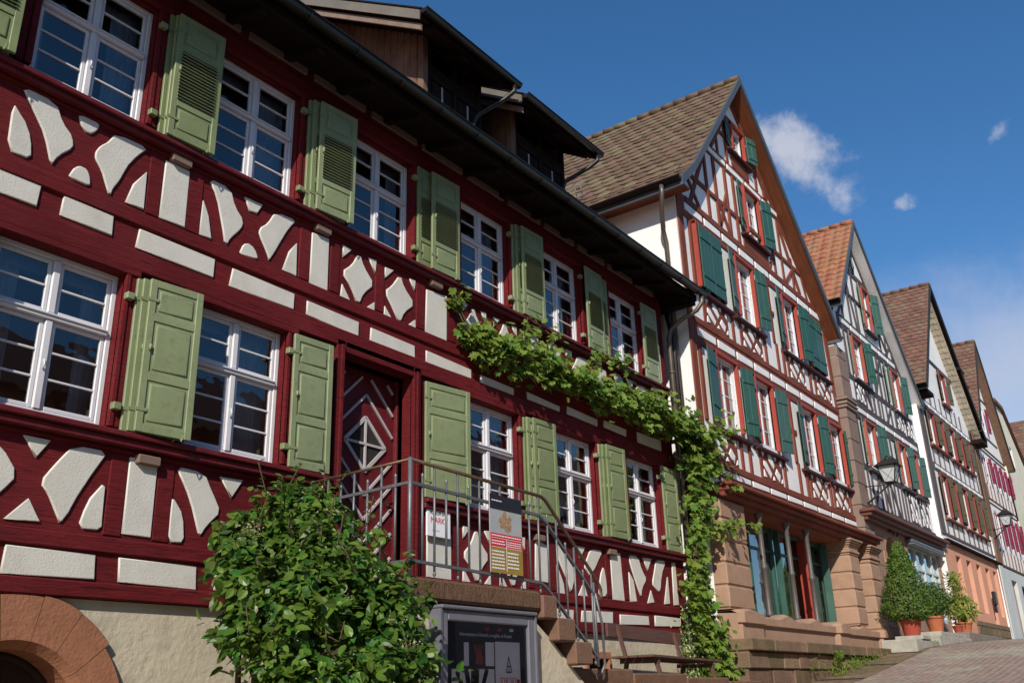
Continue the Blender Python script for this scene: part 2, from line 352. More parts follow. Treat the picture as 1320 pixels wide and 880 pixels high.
M['tileB']=mat('orange_clay_tiles',(.31,.13,.07),.85,.15,9,.004,40,island=.13,spec=.15,tint=(.28,.15,.09,.85),dirt=(.14,.10,.06),dscale=1.2,damt=.4)
M['tileC']=mat('red_brown_clay_tiles',(.165,.09,.065),.85,.2,9,.004,40,island=.16,spec=.15,tint=(.17,.12,.08,.86),dirt=(.11,.09,.06),dscale=1.2,damt=.4)
M['soffitbrown']=mat('reddish_soffit_boards',(.20,.06,.025),.7,.2,2,.002,20,stretch=(1,6,1))
M['vergemetal']=mat('grey_verge_flashing',(.10,.11,.12),.45,.1,4,metal=.3)
M['vergedark']=mat('dark_green_verge_board',(.022,.026,.022),.6,.2,4)
M['cream']=mat('cream_scalloped_shingles',(.56,.48,.36),.85,.1,5,island=.12)
M['creamwall']=mat('cream_render',(.66,.62,.50),.9,.08,1.5,.004,14)
M['salmon']=mat('salmon_render',(.60,.30,.20),.9,.07,1.5,.003,20)
M['greyrender']=mat('pale_grey_render',(.50,.53,.53),.9,.08,1.5,.003,14)
M['terracotta']=mat('terracotta_pot',(.42,.13,.06),.75,.12,5,dirt=(.4,.27,.19),dscale=3,damt=.35)
M['terracotta2']=mat('red_plastic_pot',(.36,.07,.045),.5,.1,5)
M['bark']=mat('vine_bark',(.09,.055,.035),.95,.3,8,.006,20)
M['vine']=leafmat('vine_leaves',(.105,.20,.03),.4,.4,tint=(.19,.27,.045,.6))
M['bushleaf']=leafmat('hydrangea_leaves',(.05,.118,.016),.45,.3,tint=(.11,.19,.025,.72),rough=.36)
M['flower']=leafmat('pale_flower_heads',(.42,.42,.22),.3,.3)
M['ivy']=leafmat('variegated_ivy_leaves',(.40,.42,.22),.3,.3,tint=(.07,.16,.03,.45))
M['conifer']=leafmat('conifer_sprays',(.055,.115,.018),.4,.25,tint=(.11,.17,.02,.7))
M['box']=leafmat('boxwood_leaves',(.05,.11,.02),.4,.25,tint=(.09,.13,.02,.75))
M['oleander']=leafmat('yellow_green_leaves',(.16,.24,.04),.4,.35,tint=(.40,.38,.10,.7))
M['weed']=leafmat('weed_leaves',(.13,.25,.03),.4,.4,tint=(.25,.3,.05,.75))
M['black']=mat('black_ironwork',(.035,.032,.032),.45,.2,10,metal=.4)
M['lampglass']=mat('frosted_lamp_glass',(.5,.52,.53),.35,.04,5)
M['paper']=mat('white_poster_paper',(.84,.84,.87),.5,.02,5)
M['ink']=mat('black_print',(.02,.02,.025),.5,.05,5)
M['redink']=mat('red_print',(.55,.03,.04),.5,.03,5)
M['gold']=mat('ochre_print',(.30,.20,.035),.5,.08,5)
M['greyprint']=mat('grey_print',(.36,.38,.38),.5,.08,5)
M['tan']=mat('tan_carving_print',(.34,.22,.12),.6,.5,30)
M['casegrey']=mat('silver_case_frame',(.20,.20,.235),.4,.08,5,metal=.3)
M['doordark']=mat('dark_cellar_door',(.03,.018,.012),.8,.3,3,stretch=(6,1,1))
M['cob']=None
MIDP=[[(3.33,6.41),(3.31,6.89),(3.4,6.8),(3.51,6.61),(3.54,6.41)],[(3.36,7.11),(3.68,7.1),(3.77,6.92),(3.89,6.82),(3.91,6.72),(3.78,6.57),(3.72,6.43),(3.65,6.72),(3.48,6.93)],[(3.93,7.1),(4.14,7.1),(4.11,7.01),(4.04,6.94),(3.96,7.01)],[(4.33,7.08),(4.69,7.09),(4.57,6.93),(4.47,6.75),(4.42,6.59),(4.36,6.47),(4.35,6.39),(4.31,6.47),(4.24,6.62),(4.16,6.71),(4.15,6.77),(4.19,6.86),(4.27,6.95)],[(3.92,6.4),(3.95,6.48),(4.01,6.55),(4.07,6.55),(4.12,6.47),(4.13,6.39)],[(4.53,6.39),(4.59,6.61),(4.7,6.81),(4.72,6.39)],[(4.92,7.05),(5.2,7.05),(5.21,6.38),(4.92,6.38)],[(5.41,6.38),(5.42,6.78),(5.49,6.62),(5.55,6.38)],[(5.46,7.08),(5.74,7.08),(5.82,6.88),(5.95,6.76),(5.93,6.66),(5.79,6.48),(5.75,6.38),(5.7,6.58),(5.59,6.9)],[(5.96,7.06),(6.2,7.07),(6.13,6.94),(6.04,6.93)],[(6.41,7.06),(6.72,7.08),(6.61,6.93),(6.44,6.61),(6.37,6.41),(6.34,6.49),(6.2,6.69),(6.2,6.76),(6.31,6.86)],[(5.94,6.34),(6.0,6.48),(6.08,6.51),(6.17,6.43),(6.19,6.37)],[(6.57,6.38),(6.65,6.63),(6.74,6.78),(6.76,6.36)],[(6.99,7.02),(7.25,7.04),(7.26,6.33),(6.99,6.34)],[(7.51,7.05),(7.65,7.04),(7.52,6.9)],[(7.79,7.04),(7.87,6.88),(8.07,6.7),(7.88,6.52),(7.8,6.33),(7.68,6.53),(7.51,6.68),(7.68,6.83)],[(7.97,7.04),(8.1,7.06),(8.08,6.88)],[(7.52,6.51),(7.65,6.34),(7.5,6.33)],[(7.94,6.33),(8.08,6.45),(8.08,6.32)],[(8.28,7.02),(8.43,7.03),(8.28,6.87)],[(8.57,7.01),(8.63,6.86),(8.86,6.68),(8.65,6.5),(8.57,6.32),(8.46,6.47),(8.29,6.68),(8.42,6.79)],[(8.76,7.02),(8.87,7.03),(8.85,6.89)],[(8.29,6.46),(8.42,6.33),(8.28,6.31)],[(8.72,6.32),(8.87,6.45),(8.88,6.31)],[(9.12,6.98),(9.54,7.02),(9.53,6.33),(9.1,6.34)]]
LOWP=[[(3.6,3.78),(3.71,3.7),(3.88,3.49),(3.77,3.34),(3.71,3.28)],[(3.89,3.83),(4.12,3.83),(4.01,3.67)],[(4.35,3.83),(4.67,3.83),(4.56,3.63),(4.44,3.42),(4.38,3.27),(4.33,3.13),(4.28,3.21),(4.18,3.38),(4.1,3.46),(4.2,3.62)],[(4.0,3.3),(4.13,3.13),(3.84,3.12)],[(4.68,3.57),(4.69,3.28),(4.7,3.12),(4.49,3.12),(4.54,3.33)],[(4.91,3.82),(5.19,3.84),(5.2,3.11),(4.92,3.12)],[(5.41,3.53),(5.53,3.35),(5.57,3.1),(5.41,3.1),(5.4,3.37)],[(5.41,3.82),(5.73,3.81),(5.84,3.63),(5.97,3.46),(5.81,3.3),(5.73,3.17),(5.67,3.41),(5.55,3.62)],[(5.94,3.8),(6.21,3.81),(6.08,3.62)],[(9.15,3.71),(9.61,3.63),(9.61,3.05),(9.15,3.07)],[(10.15,3.71),(10.27,3.55),(10.42,3.4),(10.3,3.27),(10.19,3.13),(10.05,3.26),(9.89,3.39),(10.02,3.53)],[(9.89,3.77),(9.99,3.74),(9.9,3.6)],[(9.88,3.15),(10.01,3.04),(9.89,3.03)],[(10.37,3.02),(10.45,3.17),(10.5,3.03)],[(10.69,3.03),(10.75,3.18),(10.89,3.03)],[(11.17,3.04),(11.27,3.22),(11.32,3.05)],[(11.58,3.79),(11.88,3.72),(11.85,3.19),(11.54,3.21)]]
LOWQ=[[(12.12,3.81),(12.28,3.74),(12.51,3.57),(12.64,3.43),(12.46,3.07),(12.4,3.27),(12.16,3.56)],[(12.12,3.47),(12.27,3.2),(12.29,3.06),(12.12,3.02)],[(12.67,3.81),(12.94,3.81),(12.8,3.64)],[(13.13,3.81),(13.49,3.81),(13.26,3.57),(13.06,3.38),(12.98,3.46),(12.9,3.51),(13.0,3.64)],[(12.84,3.25),(12.94,3.07),(12.68,3.05)],[(13.48,3.58),(13.54,3.32),(13.53,3.11),(13.29,3.07),(13.38,3.4)],[(13.73,3.82),(14.04,3.83),(14.09,3.06),(13.74,3.07)],[(14.32,3.54),(14.44,3.42),(14.51,3.08),(14.31,3.07)],[(14.36,3.83),(14.66,3.84),(14.76,3.61),(14.92,3.49),(14.72,3.31),(14.67,3.15),(14.59,3.33),(14.4,3.64)],[(14.85,3.83),(15.15,3.84),(14.99,3.63)],[(15.33,3.84),(15.71,3.86),(15.47,3.57),(15.38,3.29),(15.28,3.32),(15.12,3.42),(15.26,3.65)],[(15.04,3.29),(15.13,3.1),(14.91,3.08)],[(15.71,3.57),(15.72,3.11),(15.53,3.1)],[(15.95,3.87),(16.06,3.87),(16.06,3.11),(15.9,3.1)]]
LROWP=[[(3.89,2.9),(4.67,2.89),(4.69,2.69),(3.88,2.68)],[(4.92,2.89),(5.73,2.88),(5.75,2.67),(4.94,2.69)]]
LROWQ=[[(12.0,2.82),(12.51,2.83),(12.49,2.69),(11.98,2.69)],[(12.77,2.83),(13.68,2.86),(13.66,2.69),(12.74,2.68)],[(13.93,2.83),(14.88,2.85),(14.88,2.71),(13.92,2.69)],[(15.13,2.87),(16.09,2.87),(16.07,2.73),(15.12,2.71)]]
MROWP=[[(3.22,6.19),(3.67,6.2),(3.66,5.97),(3.25,5.97)],[(3.91,6.18),(4.41,6.17),(4.42,5.97),(3.9,5.98)],[(4.72,6.15),(5.62,6.15),(5.62,5.94),(4.7,5.95)],[(5.88,6.13),(6.75,6.12),(6.75,5.93),(5.85,5.92)],[(6.97,6.1),(7.81,6.09),(7.81,5.89),(6.97,5.94)],[(8.05,6.08),(8.86,6.07),(8.87,5.91),(8.04,5.9)],[(9.12,6.07),(10.08,6.05),(10.08,5.92),(9.12,5.91)],[(10.32,6.03),(11.12,6.02),(11.12,5.88),(10.31,5.88)],[(11.49,6.05),(12.39,6.02),(12.38,5.94),(11.51,5.95)],[(12.64,6.08),(13.57,6.05),(13.56,5.94),(12.63,5.96)],[(13.81,6.09),(14.57,6.08),(14.55,5.96),(13.8,5.98)]]
TX=[[(0.01,0.05),(0.0,0.72),(0.06,0.61),(0.14,0.33),(0.16,0.05)],[(0.04,1.04),(0.26,1.02),(0.33,0.76),(0.41,0.63),(0.42,0.49),(0.34,0.28),(0.29,0.08),(0.24,0.49),(0.12,0.79)],[(0.44,1.03),(0.59,1.03),(0.57,0.9),(0.51,0.8),(0.46,0.9)],[(0.73,1.0),(0.98,1.01),(0.89,0.78),(0.82,0.53),(0.78,0.3),(0.75,0.13),(0.74,0.02),(0.71,0.14),(0.66,0.34),(0.61,0.47),(0.59,0.56),(0.63,0.69),(0.68,0.81)],[(0.43,0.03),(0.46,0.15),(0.5,0.24),(0.54,0.24),(0.58,0.14),(0.58,0.02)],[(0.87,0.01),(0.91,0.33),(0.99,0.62),(1.0,0.01)]]
TD=[[(0.03,0.99),(0.26,0.99),(0.04,0.79)],[(0.49,0.99),(0.63,0.76),(0.96,0.51),(0.65,0.27),(0.51,0.0),(0.3,0.28),(0.02,0.49),(0.31,0.7)],[(0.8,0.98),(1.02,1.01),(0.99,0.77)],[(0.04,0.24),(0.26,0.01),(0.01,-0.01)],[(0.75,-0.01),(0.98,0.17),(0.99,-0.02)]]
TX2=[[(0.0,0.6),(0.1,0.45),(0.14,0.03),(0.0,0.01)],[(0.03,0.96),(0.25,0.97),(0.32,0.69),(0.43,0.54),(0.29,0.31),(0.26,0.11),(0.2,0.34),(0.06,0.73)],[(0.38,0.96),(0.59,0.98),(0.48,0.71)],[(0.73,0.98),(0.99,1.0),(0.82,0.63),(0.76,0.29),(0.69,0.32),(0.57,0.45),(0.68,0.74)],[(0.52,0.28),(0.58,0.04),(0.42,0.03)],[(0.99,0.64),(1.0,0.07),(0.87,0.05)]]
# ================================================================== the red timber-framed house
H1=root('timber_framed_house',(7.2,3.5,1.0),'long red timber-framed house with sage green shutters, cream infill panels and two dark roof dormers','house')
U0,U1=-2.0,16.4
RE=[2.33,4.57,6.61,8.70,10.97,13.10,15.30]; RL=[2.33,4.57,6.61,11.09,13.28,15.52]; RE=[r*1.0115 for r in RE]; RL=[r*1.0115 for r in RL]; WW=1.24
UPZ=(7.36,8.83); LOZ=(4.07,5.62)
holesU=[(r-WW,r)+UPZ for r in RE]; holesL=[(r-WW,r)+LOZ for r in RL]
DOOR=(7.58,8.83,2.76,5.62)
mb=MB(); wall_holes(mb,[(U0,2.52),(U1,2.52),(U1,9.45),(U0,9.45)],holesU+holesL+[DOOR],0.0,.27)
# side walls and back so the body is closed
for u in(U0,U1): mb.face([(u,0,2.52),(u,9,2.52),(u,9,9.6),(u,4.5,14.2),(u,0,9.45)])
mb.face([(U0,9,0),(U1,9,0),(U1,9,9.6),(U0,9,9.6)])
# long timbers standing just proud of the wall face
for z0,z1,pr in((2.52,2.66,.05),(2.92,3.06,.034),(3.85,3.894,.03),(5.68,5.90,.05),(6.18,6.34,.034),(7.10,7.144,.03),(8.85,9.10,.03)):
    if z0<5 and z0>2.9-.01 and z0<3.9:
        segs=[(U0,7.42),(9.0,U1)]
    elif z0<2.9: segs=[(U0,7.42),(9.0,U1)]
    else: segs=[(U0,U1)]
    for a,b in segs: mb.box(a,b,-pr,.02,z0,z1,0,.012)
# posts, flush plates between the braces
for u0,u1 in((4.74,4.90),(5.22,5.40),(6.80,6.97),(7.30,7.46),(8.10,8.27),(8.90,9.08),(9.56,9.74),(16.2,16.4)):
    mb.box(u0,u1,-.012,.02,6.36,7.10,0,.008)
for u0,u1 in((4.72,4.90),(5.22,5.40),(6.80,6.97),(11.36,11.52),(11.90,12.1),(13.56,13.72),(14.10,14.29),(16.1,16.4)):
    mb.box(u0,u1,-.012,.02,3.08,3.84,0,.008)
# casings round the windows
for (a,b,z0,z1) in holesU+holesL:
    mb.box(b,b+.05,-.045,.02,z0,z1,0,.006); mb.box(b+.052,b+.12,-.03,.02,z0,z1,0,.006)
    mb.box(a-.07,a,-.045,.02,z0,z1,0,.006); mb.box(a-.15,a-.072,-.03,.02,z0,z1,0,.006)
    mb.box(a-.15,b+.15,-.05,.02,z1,z1+.07,0,.006)
# door surround
mb.box(7.44,7.58,-.05,.02,2.76,5.76,0,.008); mb.box(8.83,8.97,-.05,.02,2.76,5.76,0,.008); mb.box(7.582,8.828,-.05,.02,5.62,5.76,0,.008)
mb.box(7.50,7.55,-.075,-.052,2.76,5.70,0,.004);mb.box(8.87,8.91,-.075,-.052,2.76,5.70,0,.004)
part('timber_wall',mb,M['red'],H1)
# sill boards
mb=MB()
mb.box(U0,U1+.02,-.15,.0,7.20,7.255,0,.01); mb.box(U0,U1+.01,-.11,.0,7.145,7.20,0,.01)
for a,b in((U0,7.40),(9.0,U1+.02)): mb.box(a,b,-.15,0,3.97,4.025,0,.01); mb.box(a,b,-.11,0,3.895,3.97,0,.01)
part('window_sill',mb,M['redplain'],H1)
# infill fields
mb=MB()
P=[p for p in MIDP]
def tm(T,u0,u1,z0,z1,j=.006):
    return [[(u0+a*(u1-u0)+R.uniform(-j,j),z0+b*(z1-z0)+R.uniform(-j,j)) for a,b in q] for q in T]
def quad(u0,u1,z0,z1): 
    j=lambda:R.uniform(-.008,.008)
    return [(u0+j(),z0+j()),(u1+j(),z0+j()),(u1+j(),z1+j()),(u0+j(),z1+j())]
P=[p for p in P if max(q[0] for q in p)<9.7]
P+=tm(TD,9.88,10.46,6.36,7.06)+tm(TD,10.66,11.24,6.36,7.06)
P+=[quad(11.45,11.85,6.38,7.06)]+tm(TX,12.05,13.42,6.38,7.08)+[quad(13.62,13.98,6.38,7.06)]+tm(TX,14.18,15.52,6.38,7.08)+[quad(15.72,16.12,6.38,7.04)]
P+=tm(TX,1.1,2.5,6.38,7.08)+[quad(2.7,3.05,6.38,7.06),quad(.5,.85,6.38,7.06)]+tm(TX,-1.1,.3,6.38,7.08)
P+=LOWP+LOWQ+LROWP+LROWQ+MROWP
P=[p for p in P if not(min(q[0] for q in p)>9.85 and max(q[0] for q in p)<11.35 and max(q[1] for q in p)<3.9)]
P+=tm(TD,9.86,10.46,3.05,3.78)+tm(TD,10.68,11.28,3.05,3.78)
P+=tm(TX,1.1,2.5,3.1,3.83)+[quad(2.7,3.05,3.1,3.83)]+[quad(6.98,7.25,3.1,3.83)]
P+=[quad(a,b,2.69,2.88) for a,b in((1.0,1.9),(2.1,2.9),(3.05,3.68),(5.98,6.75),(9.15,10.0),(10.2,10.9),(11.1,11.78))]
P+=[quad(a,b,5.94,6.13) for a,b in((15.0,15.9),(1.0,1.9),(2.1,3.0))]
P+=[quad(15.62,15.76,8.0,8.6)][:0]+[quad(16.02,16.2,7.4,8.15),quad(16.0,16.16,8.2,8.7)]
def chaikin(p,r=.16):
    o=[]
    for i in range(len(p)):
        a=p[i];b=p[(i+1)%len(p)]
        o+=[(a[0]+(b[0]-a[0])*r,a[1]+(b[1]-a[1])*r),(b[0]+(a[0]-b[0])*r,b[1]+(a[1]-b[1])*r)]
    return o
for p in P:
    if len(p)>4: p=chaikin(p,.22)
    cx_=sum(q[0] for q in p)/len(p);cz_=sum(q[1] for q in p)/len(p)
    p=[(a+(.010 if a>cx_ else -.010),b+(.008 if b>cz_ else -.008)) for a,b in p]
    mb.pillow(p,.01,-.020,.012)
part('infill_panels',mb,M['infill'],H1)
# pale boards under the soffit
mb=MB()
u=-1.6
while u<16.0:
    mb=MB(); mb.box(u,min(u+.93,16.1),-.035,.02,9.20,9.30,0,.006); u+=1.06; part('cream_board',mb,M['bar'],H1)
# ---- windows
def win_meshes(w,h,tr=.60,nt=2,nb=3,kinds=1,key=''):
    f=MB(); y0,y1=.0,.055
    fw=.055
    f.box(0,fw,y0,y1+.03,0,h,0,.008); f.box(w-fw,w,y0,y1+.03,0,h,0,.008); f.box(fw,w-fw,y0,y1+.03,h-fw,h,0,.008); f.box(fw,w-fw,y0,y1+.03,0,fw*.9,0,.008)
    zt=h*tr
    f.box(w/2-.035,w/2+.035,y0-.012,y1+.02,fw*.9,zt-.035,0,.008); f.box(w/2-.035,w/2+.035,y0-.012,y1+.02,zt+.035,h-fw,0,.008)
    f.box(fw,w-fw,y0-.028,y1+.02,zt-.032,zt+.032,0,.008); f.box(fw,w-fw,y0-.045,y0-.03,zt+.005,zt+.022,0,.004)
    sw=.042
    for (a,b) in((fw,w/2-.035),(w/2+.035,w-fw)):
        for (c,d,n) in((fw*.9,zt-.032,nb),(zt+.032,h-fw,nt)):
            g=.004
            f.box(a+g,a+sw,y0+.012,y1,c+g,d-g,0,.005); f.box(b-sw,b-g,y0+.012,y1,c+g,d-g,0,.005)
            f.box(a+sw,b-sw,y0+.012,y1,c+g,c+sw,0,.005); f.box(a+sw,b-sw,y0+.012,y1,d-sw,d-g,0,.005)
            for k in range(1,n):
                z=c+sw+(d-c-2*sw)*k/n; f.box(a+sw,b-sw,y0+.016,y1-.008,z-.010,z+.010,0,.003)
    f.tube([(w/2,y0-.02,zt*.45),(w/2,y0-.04,zt*.5),(w/2,y0-.02,zt*.55)],.008,6)
    gm=MB(); gm.face([(fw,y0+.034,fw),(w-fw,y0+.034,fw),(w-fw,y0+.034,h-fw),(fw,y0+.034,h-fw)])
    c=MB()
    def cur(a,b,ph):
        n=26
        for k in range(n):
            x0=a+(b-a)*k/n;x1=a+(b-a)*(k+1)/n
            q=lambda x:.22+.022*math.sin(x*55+ph)+.012*math.sin(x*23+ph*2)
            c.face([(x0,q(x0),.02),(x1,q(x1),.02),(x1,q(x1),h-.02),(x0,q(x0),h-.02)],0,True)
    if kinds==1: cur(.05,w*.17,1.0);cur(w*.72,w-.04,2.2)
    elif kinds==2: cur(.04,w*.30,3.0);cur(w*.80,w-.03,.5)
    else: cur(w*.60,w-.04,1.4)
    c.box(.03,w-.03,.20,.26,h*.90,h-.03)
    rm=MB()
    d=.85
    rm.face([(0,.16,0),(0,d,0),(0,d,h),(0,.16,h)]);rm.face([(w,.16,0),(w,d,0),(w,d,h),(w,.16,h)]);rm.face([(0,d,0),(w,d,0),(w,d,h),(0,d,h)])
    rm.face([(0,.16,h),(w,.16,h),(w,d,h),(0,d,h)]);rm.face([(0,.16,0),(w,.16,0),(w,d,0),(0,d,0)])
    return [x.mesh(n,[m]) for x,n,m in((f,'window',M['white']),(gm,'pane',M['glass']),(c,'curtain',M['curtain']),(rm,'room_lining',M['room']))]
wU=[win_meshes(WW,UPZ[1]-UPZ[0],.585,kinds=k) for k in(1,2,3)]; wL=[win_meshes(WW,LOZ[1]-LOZ[0],.60,kinds=k) for k in(1,2,3)]
def put_window(ms,u,y,z,par,curtain=True):
    o=put('window',ms[0],par,(u,y,z))
    put('pane',ms[1],o,(u,y,z))
    if curtain: put('curtain',ms[2],o,(u,y,z))
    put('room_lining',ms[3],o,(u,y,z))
    return o
for i,(a,b,z0,z1) in enumerate(holesU): put_window(wU[(i*2+1)%3],a,.10,z0,H1)
for i,(a,b,z0,z1) in enumerate(holesL): put_window(wL[i%3],a,.10,z0,H1,True)
# ---- shutters
def leaf(w,h,kind):
    s=MB(); t=.036; st=.075
    s.box(0,st,-t/2,t/2,0,h,0,.006); s.box(w-st,w,-t/2,t/2,0,h,0,.006)
    rails=[0,.055,.33,.385,.72,.775,.95,1.0] if kind=='panel' else [0,.055,.245,.30,.70,.755,.95,1.0]
    rz=[(rails[i]*h,rails[i+1]*h) for i in range(0,8,2)]
    for a,b in rz: s.box(st-.002,w-st+.002,-t/2+.002,t/2-.002,a,b,0,.004)
    l=MB()
    for i in range(3):
        a=rz[i][1];b=rz[i+1][0]
        if kind=='louvre' and i==1:
            l.box(st,w-st,.020,.024,a,b)
            n=15
            for k in range(n):
                z=a+(b-a)*(k+.5)/n
                l.cbox((w/2,-.006,z),(1,0,0),Vector((0,1,.60)).normalized(),Vector((0,-.60,1)).normalized(),w/2-st+.014,.034,.0045)
            continue
        s.box(st-.002,w-st+.002,-.004,.006,a-.002,b+.002)
        m=.032
        s.pillow([(st+m,a+m),(w-st-m,a+m),(w-st-m,b-m),(st+m,b-m)],-.003,-t/2-.001,.02)
    for z in(.14*h,.86*h): s.box(-.02,.10,-t/2-.006,-t/2,z-.015,z+.015)
    s.tube([(w-.11,-t/2,.0),(w-.11,-t/2-.02,-.03),(w-.10,-t/2-.03,.03)],.008,5)
    s.tube([(.06,-t/2-.006,h*.52),(.06,-t/2-.012,h*.56)],.014,6)
    return s.mesh('shutter',[M['green']]),(l.mesh('louvre_slats',[M['green']]) if kind=='louvre' else None)
LP=leaf(.585,1.56,'panel'); LV=leaf(.585,1.56,'louvre'); LW=leaf(.80,1.56,'panel')
def put_leaf(L,u,y,z,ang=0):
    o=put('shutter',L[0],H1,(u,y,z),rot=(0,rad(R.uniform(-.35,.35)),rad(ang)))
    if L[1]:
        c=put('louvre_slats',L[1],o,(u,y,z)); 
    return o
def bundle(L,u,z,flip=False,du=.14):
    if flip: put_leaf(L,u,-.135,z,1.5); put_leaf(L,u+.24,-.075,z,0)
    else:
        
        if du<.2: put_leaf(L,u+.055,-.055,z,0); put_leaf(L,u+.095,-.10,z,-1); put_leaf(L,u+du,-.150,z,R.uniform(-6,-2))
        else: put_leaf(L,u+.04,-.06,z,0); put_leaf(L,u+du,-.125,z,R.uniform(-6,-2))
zL,zU=4.04,7.27
for u,d in((2.45,.13),(4.68,.14),(11.22,.19),(13.41,.15)): bundle(LP,u,zL,du=d)
put_leaf(LP,6.74,-.09,zL,-2); put_leaf(LW,9.02,-.075,zL,-9); put_leaf(LP,15.66,-.09,zL,-1)
put_leaf((LW[0],None),15.66,-.09,zL) if False else None
for u,d in((2.46,.12),(4.69,.10),(6.73,.16),(8.81,.27),(11.08,.19)): bundle(LV,u,zU,du=d)
bundle(LV,13.25,zU,flip=True); put_leaf(LV,15.39,-.09,zU,-1)
for u,z in [(u,7.09) for u in(2.6,4.95,7.0,9.15,11.4,13.5,15.6)]+[(u,3.80) for u in(4.95,7.0,11.5,13.6)]:
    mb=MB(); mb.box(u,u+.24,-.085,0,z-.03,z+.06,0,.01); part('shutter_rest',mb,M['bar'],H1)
for r,z in [(r/1.0115,7.27+k) for r in RE for k in(.22,1.34)]+[(r/1.0115,4.04+k) for r in RL for k in(.22,1.34)]:
    mb=MB(); mb.box(r+.05,r+.13,-.10,-.03,z-.035,z+.035,0,.006); part('hinge_block',mb,M['green'],H1)
# ---- door
mb=MB(); y=.28
mb.box(7.60,8.81,y,y+.05,2.78,5.60)
for (a,b) in((7.581,7.62),(8.79,8.829)): mb.box(a,b,y-.06,y-.001,2.77,5.6,0,.005)
dr=part('door',mb,M['redplain'],H1)
mb=MB(); cx,cz=8.27,4.65
def clipseg(x0,z0,x1,z1):
    lo,hi=0,1
    for p,q in((x0,x1),):
        for lim,sg in((7.66,1),(8.76,-1)):
            f0=(p-lim)*sg;f1=(q-lim)*sg
            if f0<0 and f1<0:return None
            if f0<0:lo=max(lo,f0/(f0-f1))
            if f1<0:hi=min(hi,f0/(f0-f1))
    for lim,sg in((2.84,1),(5.52,-1)):
        f0=(z0-lim)*sg;f1=(z1-lim)*sg
        if f0<0 and f1<0:return None
        if f0<0:lo=max(lo,f0/(f0-f1))
        if f1<0:hi=min(hi,f0/(f0-f1))
    if hi<=lo:return None
    return (x0+(x1-x0)*lo,z0+(z1-z0)*lo,x0+(x1-x0)*hi,z0+(z1-z0)*hi)
for k in range(0,6):
    w=.36+.30*k; h=.35+.30*k
    for a,b,c,d in((-w,0,0,h),(0,h,w,0),(-w,0,0,-h),(0,-h,w,0)):
        s=clipseg(cx+a,cz+b,cx+c,cz+d)
        if s: mb.beam((s[0],y-.012,s[1]),(s[2],y-.012,s[3]),.022,.045 if k==0 else .03,0,up=(s[1]-s[3] or 1e-6,0,s[2]-s[0]) if False else (0,0,1))
    if k==0:
        mb.beam((cx,y-.014,cz-.33),(cx,y-.014,cz+.33),.025,.03,0,up=(1,0,0)); mb.beam((cx-.34,y-.014,cz),(cx+.34,y-.014,cz),.03,.03)
part('door_moulding',mb,M['doorline'],dr)
mb=MB(); mb.face([(cx-.33,y-.006,cz),(cx,y-.006,cz-.32),(cx+.33,y-.006,cz),(cx,y-.006,cz+.32)]); part('door_light',mb,M['room'],dr)
mb=MB(); mb.tube([(8.70,y-.02,3.95),(8.70,y-.09,3.95),(8.60,y-.09,3.94)],.014,8); mb.lathe((8.70,y-.02,3.93),[(.03,0),(.03,.02)],8); part('handle',mb,M['black'],dr)
mb=MB(); mb.face([(7.58,.16,2.76),(7.58,.35,2.76),(7.58,.35,5.62),(7.58,.16,5.62)]);mb.face([(8.83,.16,2.76),(8.83,.35,2.76),(8.83,.35,5.62),(8.83,.16,5.62)]);mb.face([(7.58,.16,5.62),(8.83,.16,5.62),(8.83,.35,5.62),(7.58,.35,5.62)]);mb.face([(7.58,.0,2.76),(8.83,.0,2.76),(8.83,.35,2.76),(7.58,.35,2.76)]); part('door_reveal',mb,M['redplain'],H1)
# ---- base wall with the cellar arch
mb=MB(); cu,cz,ri,ro=4.08,1.45,.66,1.07; yb=.03
n=28
top=2.515
mb.face([(U0,yb,-.6),(cu-ri,yb,-.6),(cu-ri,yb,top),(U0,yb,top)])
mb.face([(cu+ri,yb,-.6),(12.9,yb,-.6),(12.9,yb,top),(cu+ri,yb,top)]); mb.face([(13.5,yb,.6),(U1,yb,.6),(U1,yb,top),(13.5,yb,top)])
mb.face([(12.9,yb,2.24),(13.5,yb,2.24),(13.5,yb,top),(12.9,yb,top)]); mb.face([(12.9,yb,.4),(13.5,yb,.4),(13.5,yb,1.5),(12.9,yb,1.5)])
for k in range(n):
    a0=math.pi-math.pi*k/n;a1=math.pi-math.pi*(k+1)/n
    x0=cu+ri*math.cos(a0);x1=cu+ri*math.cos(a1);z0=cz+ri*math.sin(a0);z1=cz+ri*math.sin(a1)
    mb.face([(x0,yb,z0),(x1,yb,z1),(x1,yb,top),(x0,yb,top)])
for u in(U0,U1): mb.face([(u,yb,-.6),(u,9,-.6),(u,9,top),(u,yb,top)])
part('rendered_base_wall',mb,M['render'],H1)
mb=MB()
nv=9
for v in range(nv):
    a0=math.pi*(v/nv)+.006;a1=math.pi*((v+1)/nv)-.002; ns=6; base=len(mb.v)
    rr=ro+R.uniform(-.03,.03)
    for k in range(ns+1):
        a=a0+(a1-a0)*k/ns;c,s=math.cos(a),math.sin(a)
        for r_,y_ in((ri-.02,.42),(ri-.02,.05),(ri+.05,-.03),(rr-.012,-.035),(rr,-.02),(rr,.05)): mb.v.append((cu+r_*c,y_,cz+r_*s))
    for k in range(ns):
        for q in range(5):
            i=base+k*6+q; mb.f.append((i,i+1,i+7,i+6)); mb.m.append(0); mb.sm.append(False)
    for e in(base,base+ns*6): mb.f.append(tuple(e+q for q in range(6))); mb.m.append(0); mb.sm.append(False)
for sg in(-1,1):
    for q in range(4):
        z1=cz-.01-q*.5; mb.box(cu+sg*(ri-.02),cu+sg*ro,-.035,.42,z1-.49,z1,0,.012)
ar=part('cellar_arch',mb,M['sandred'],H1)
mb=MB(); 
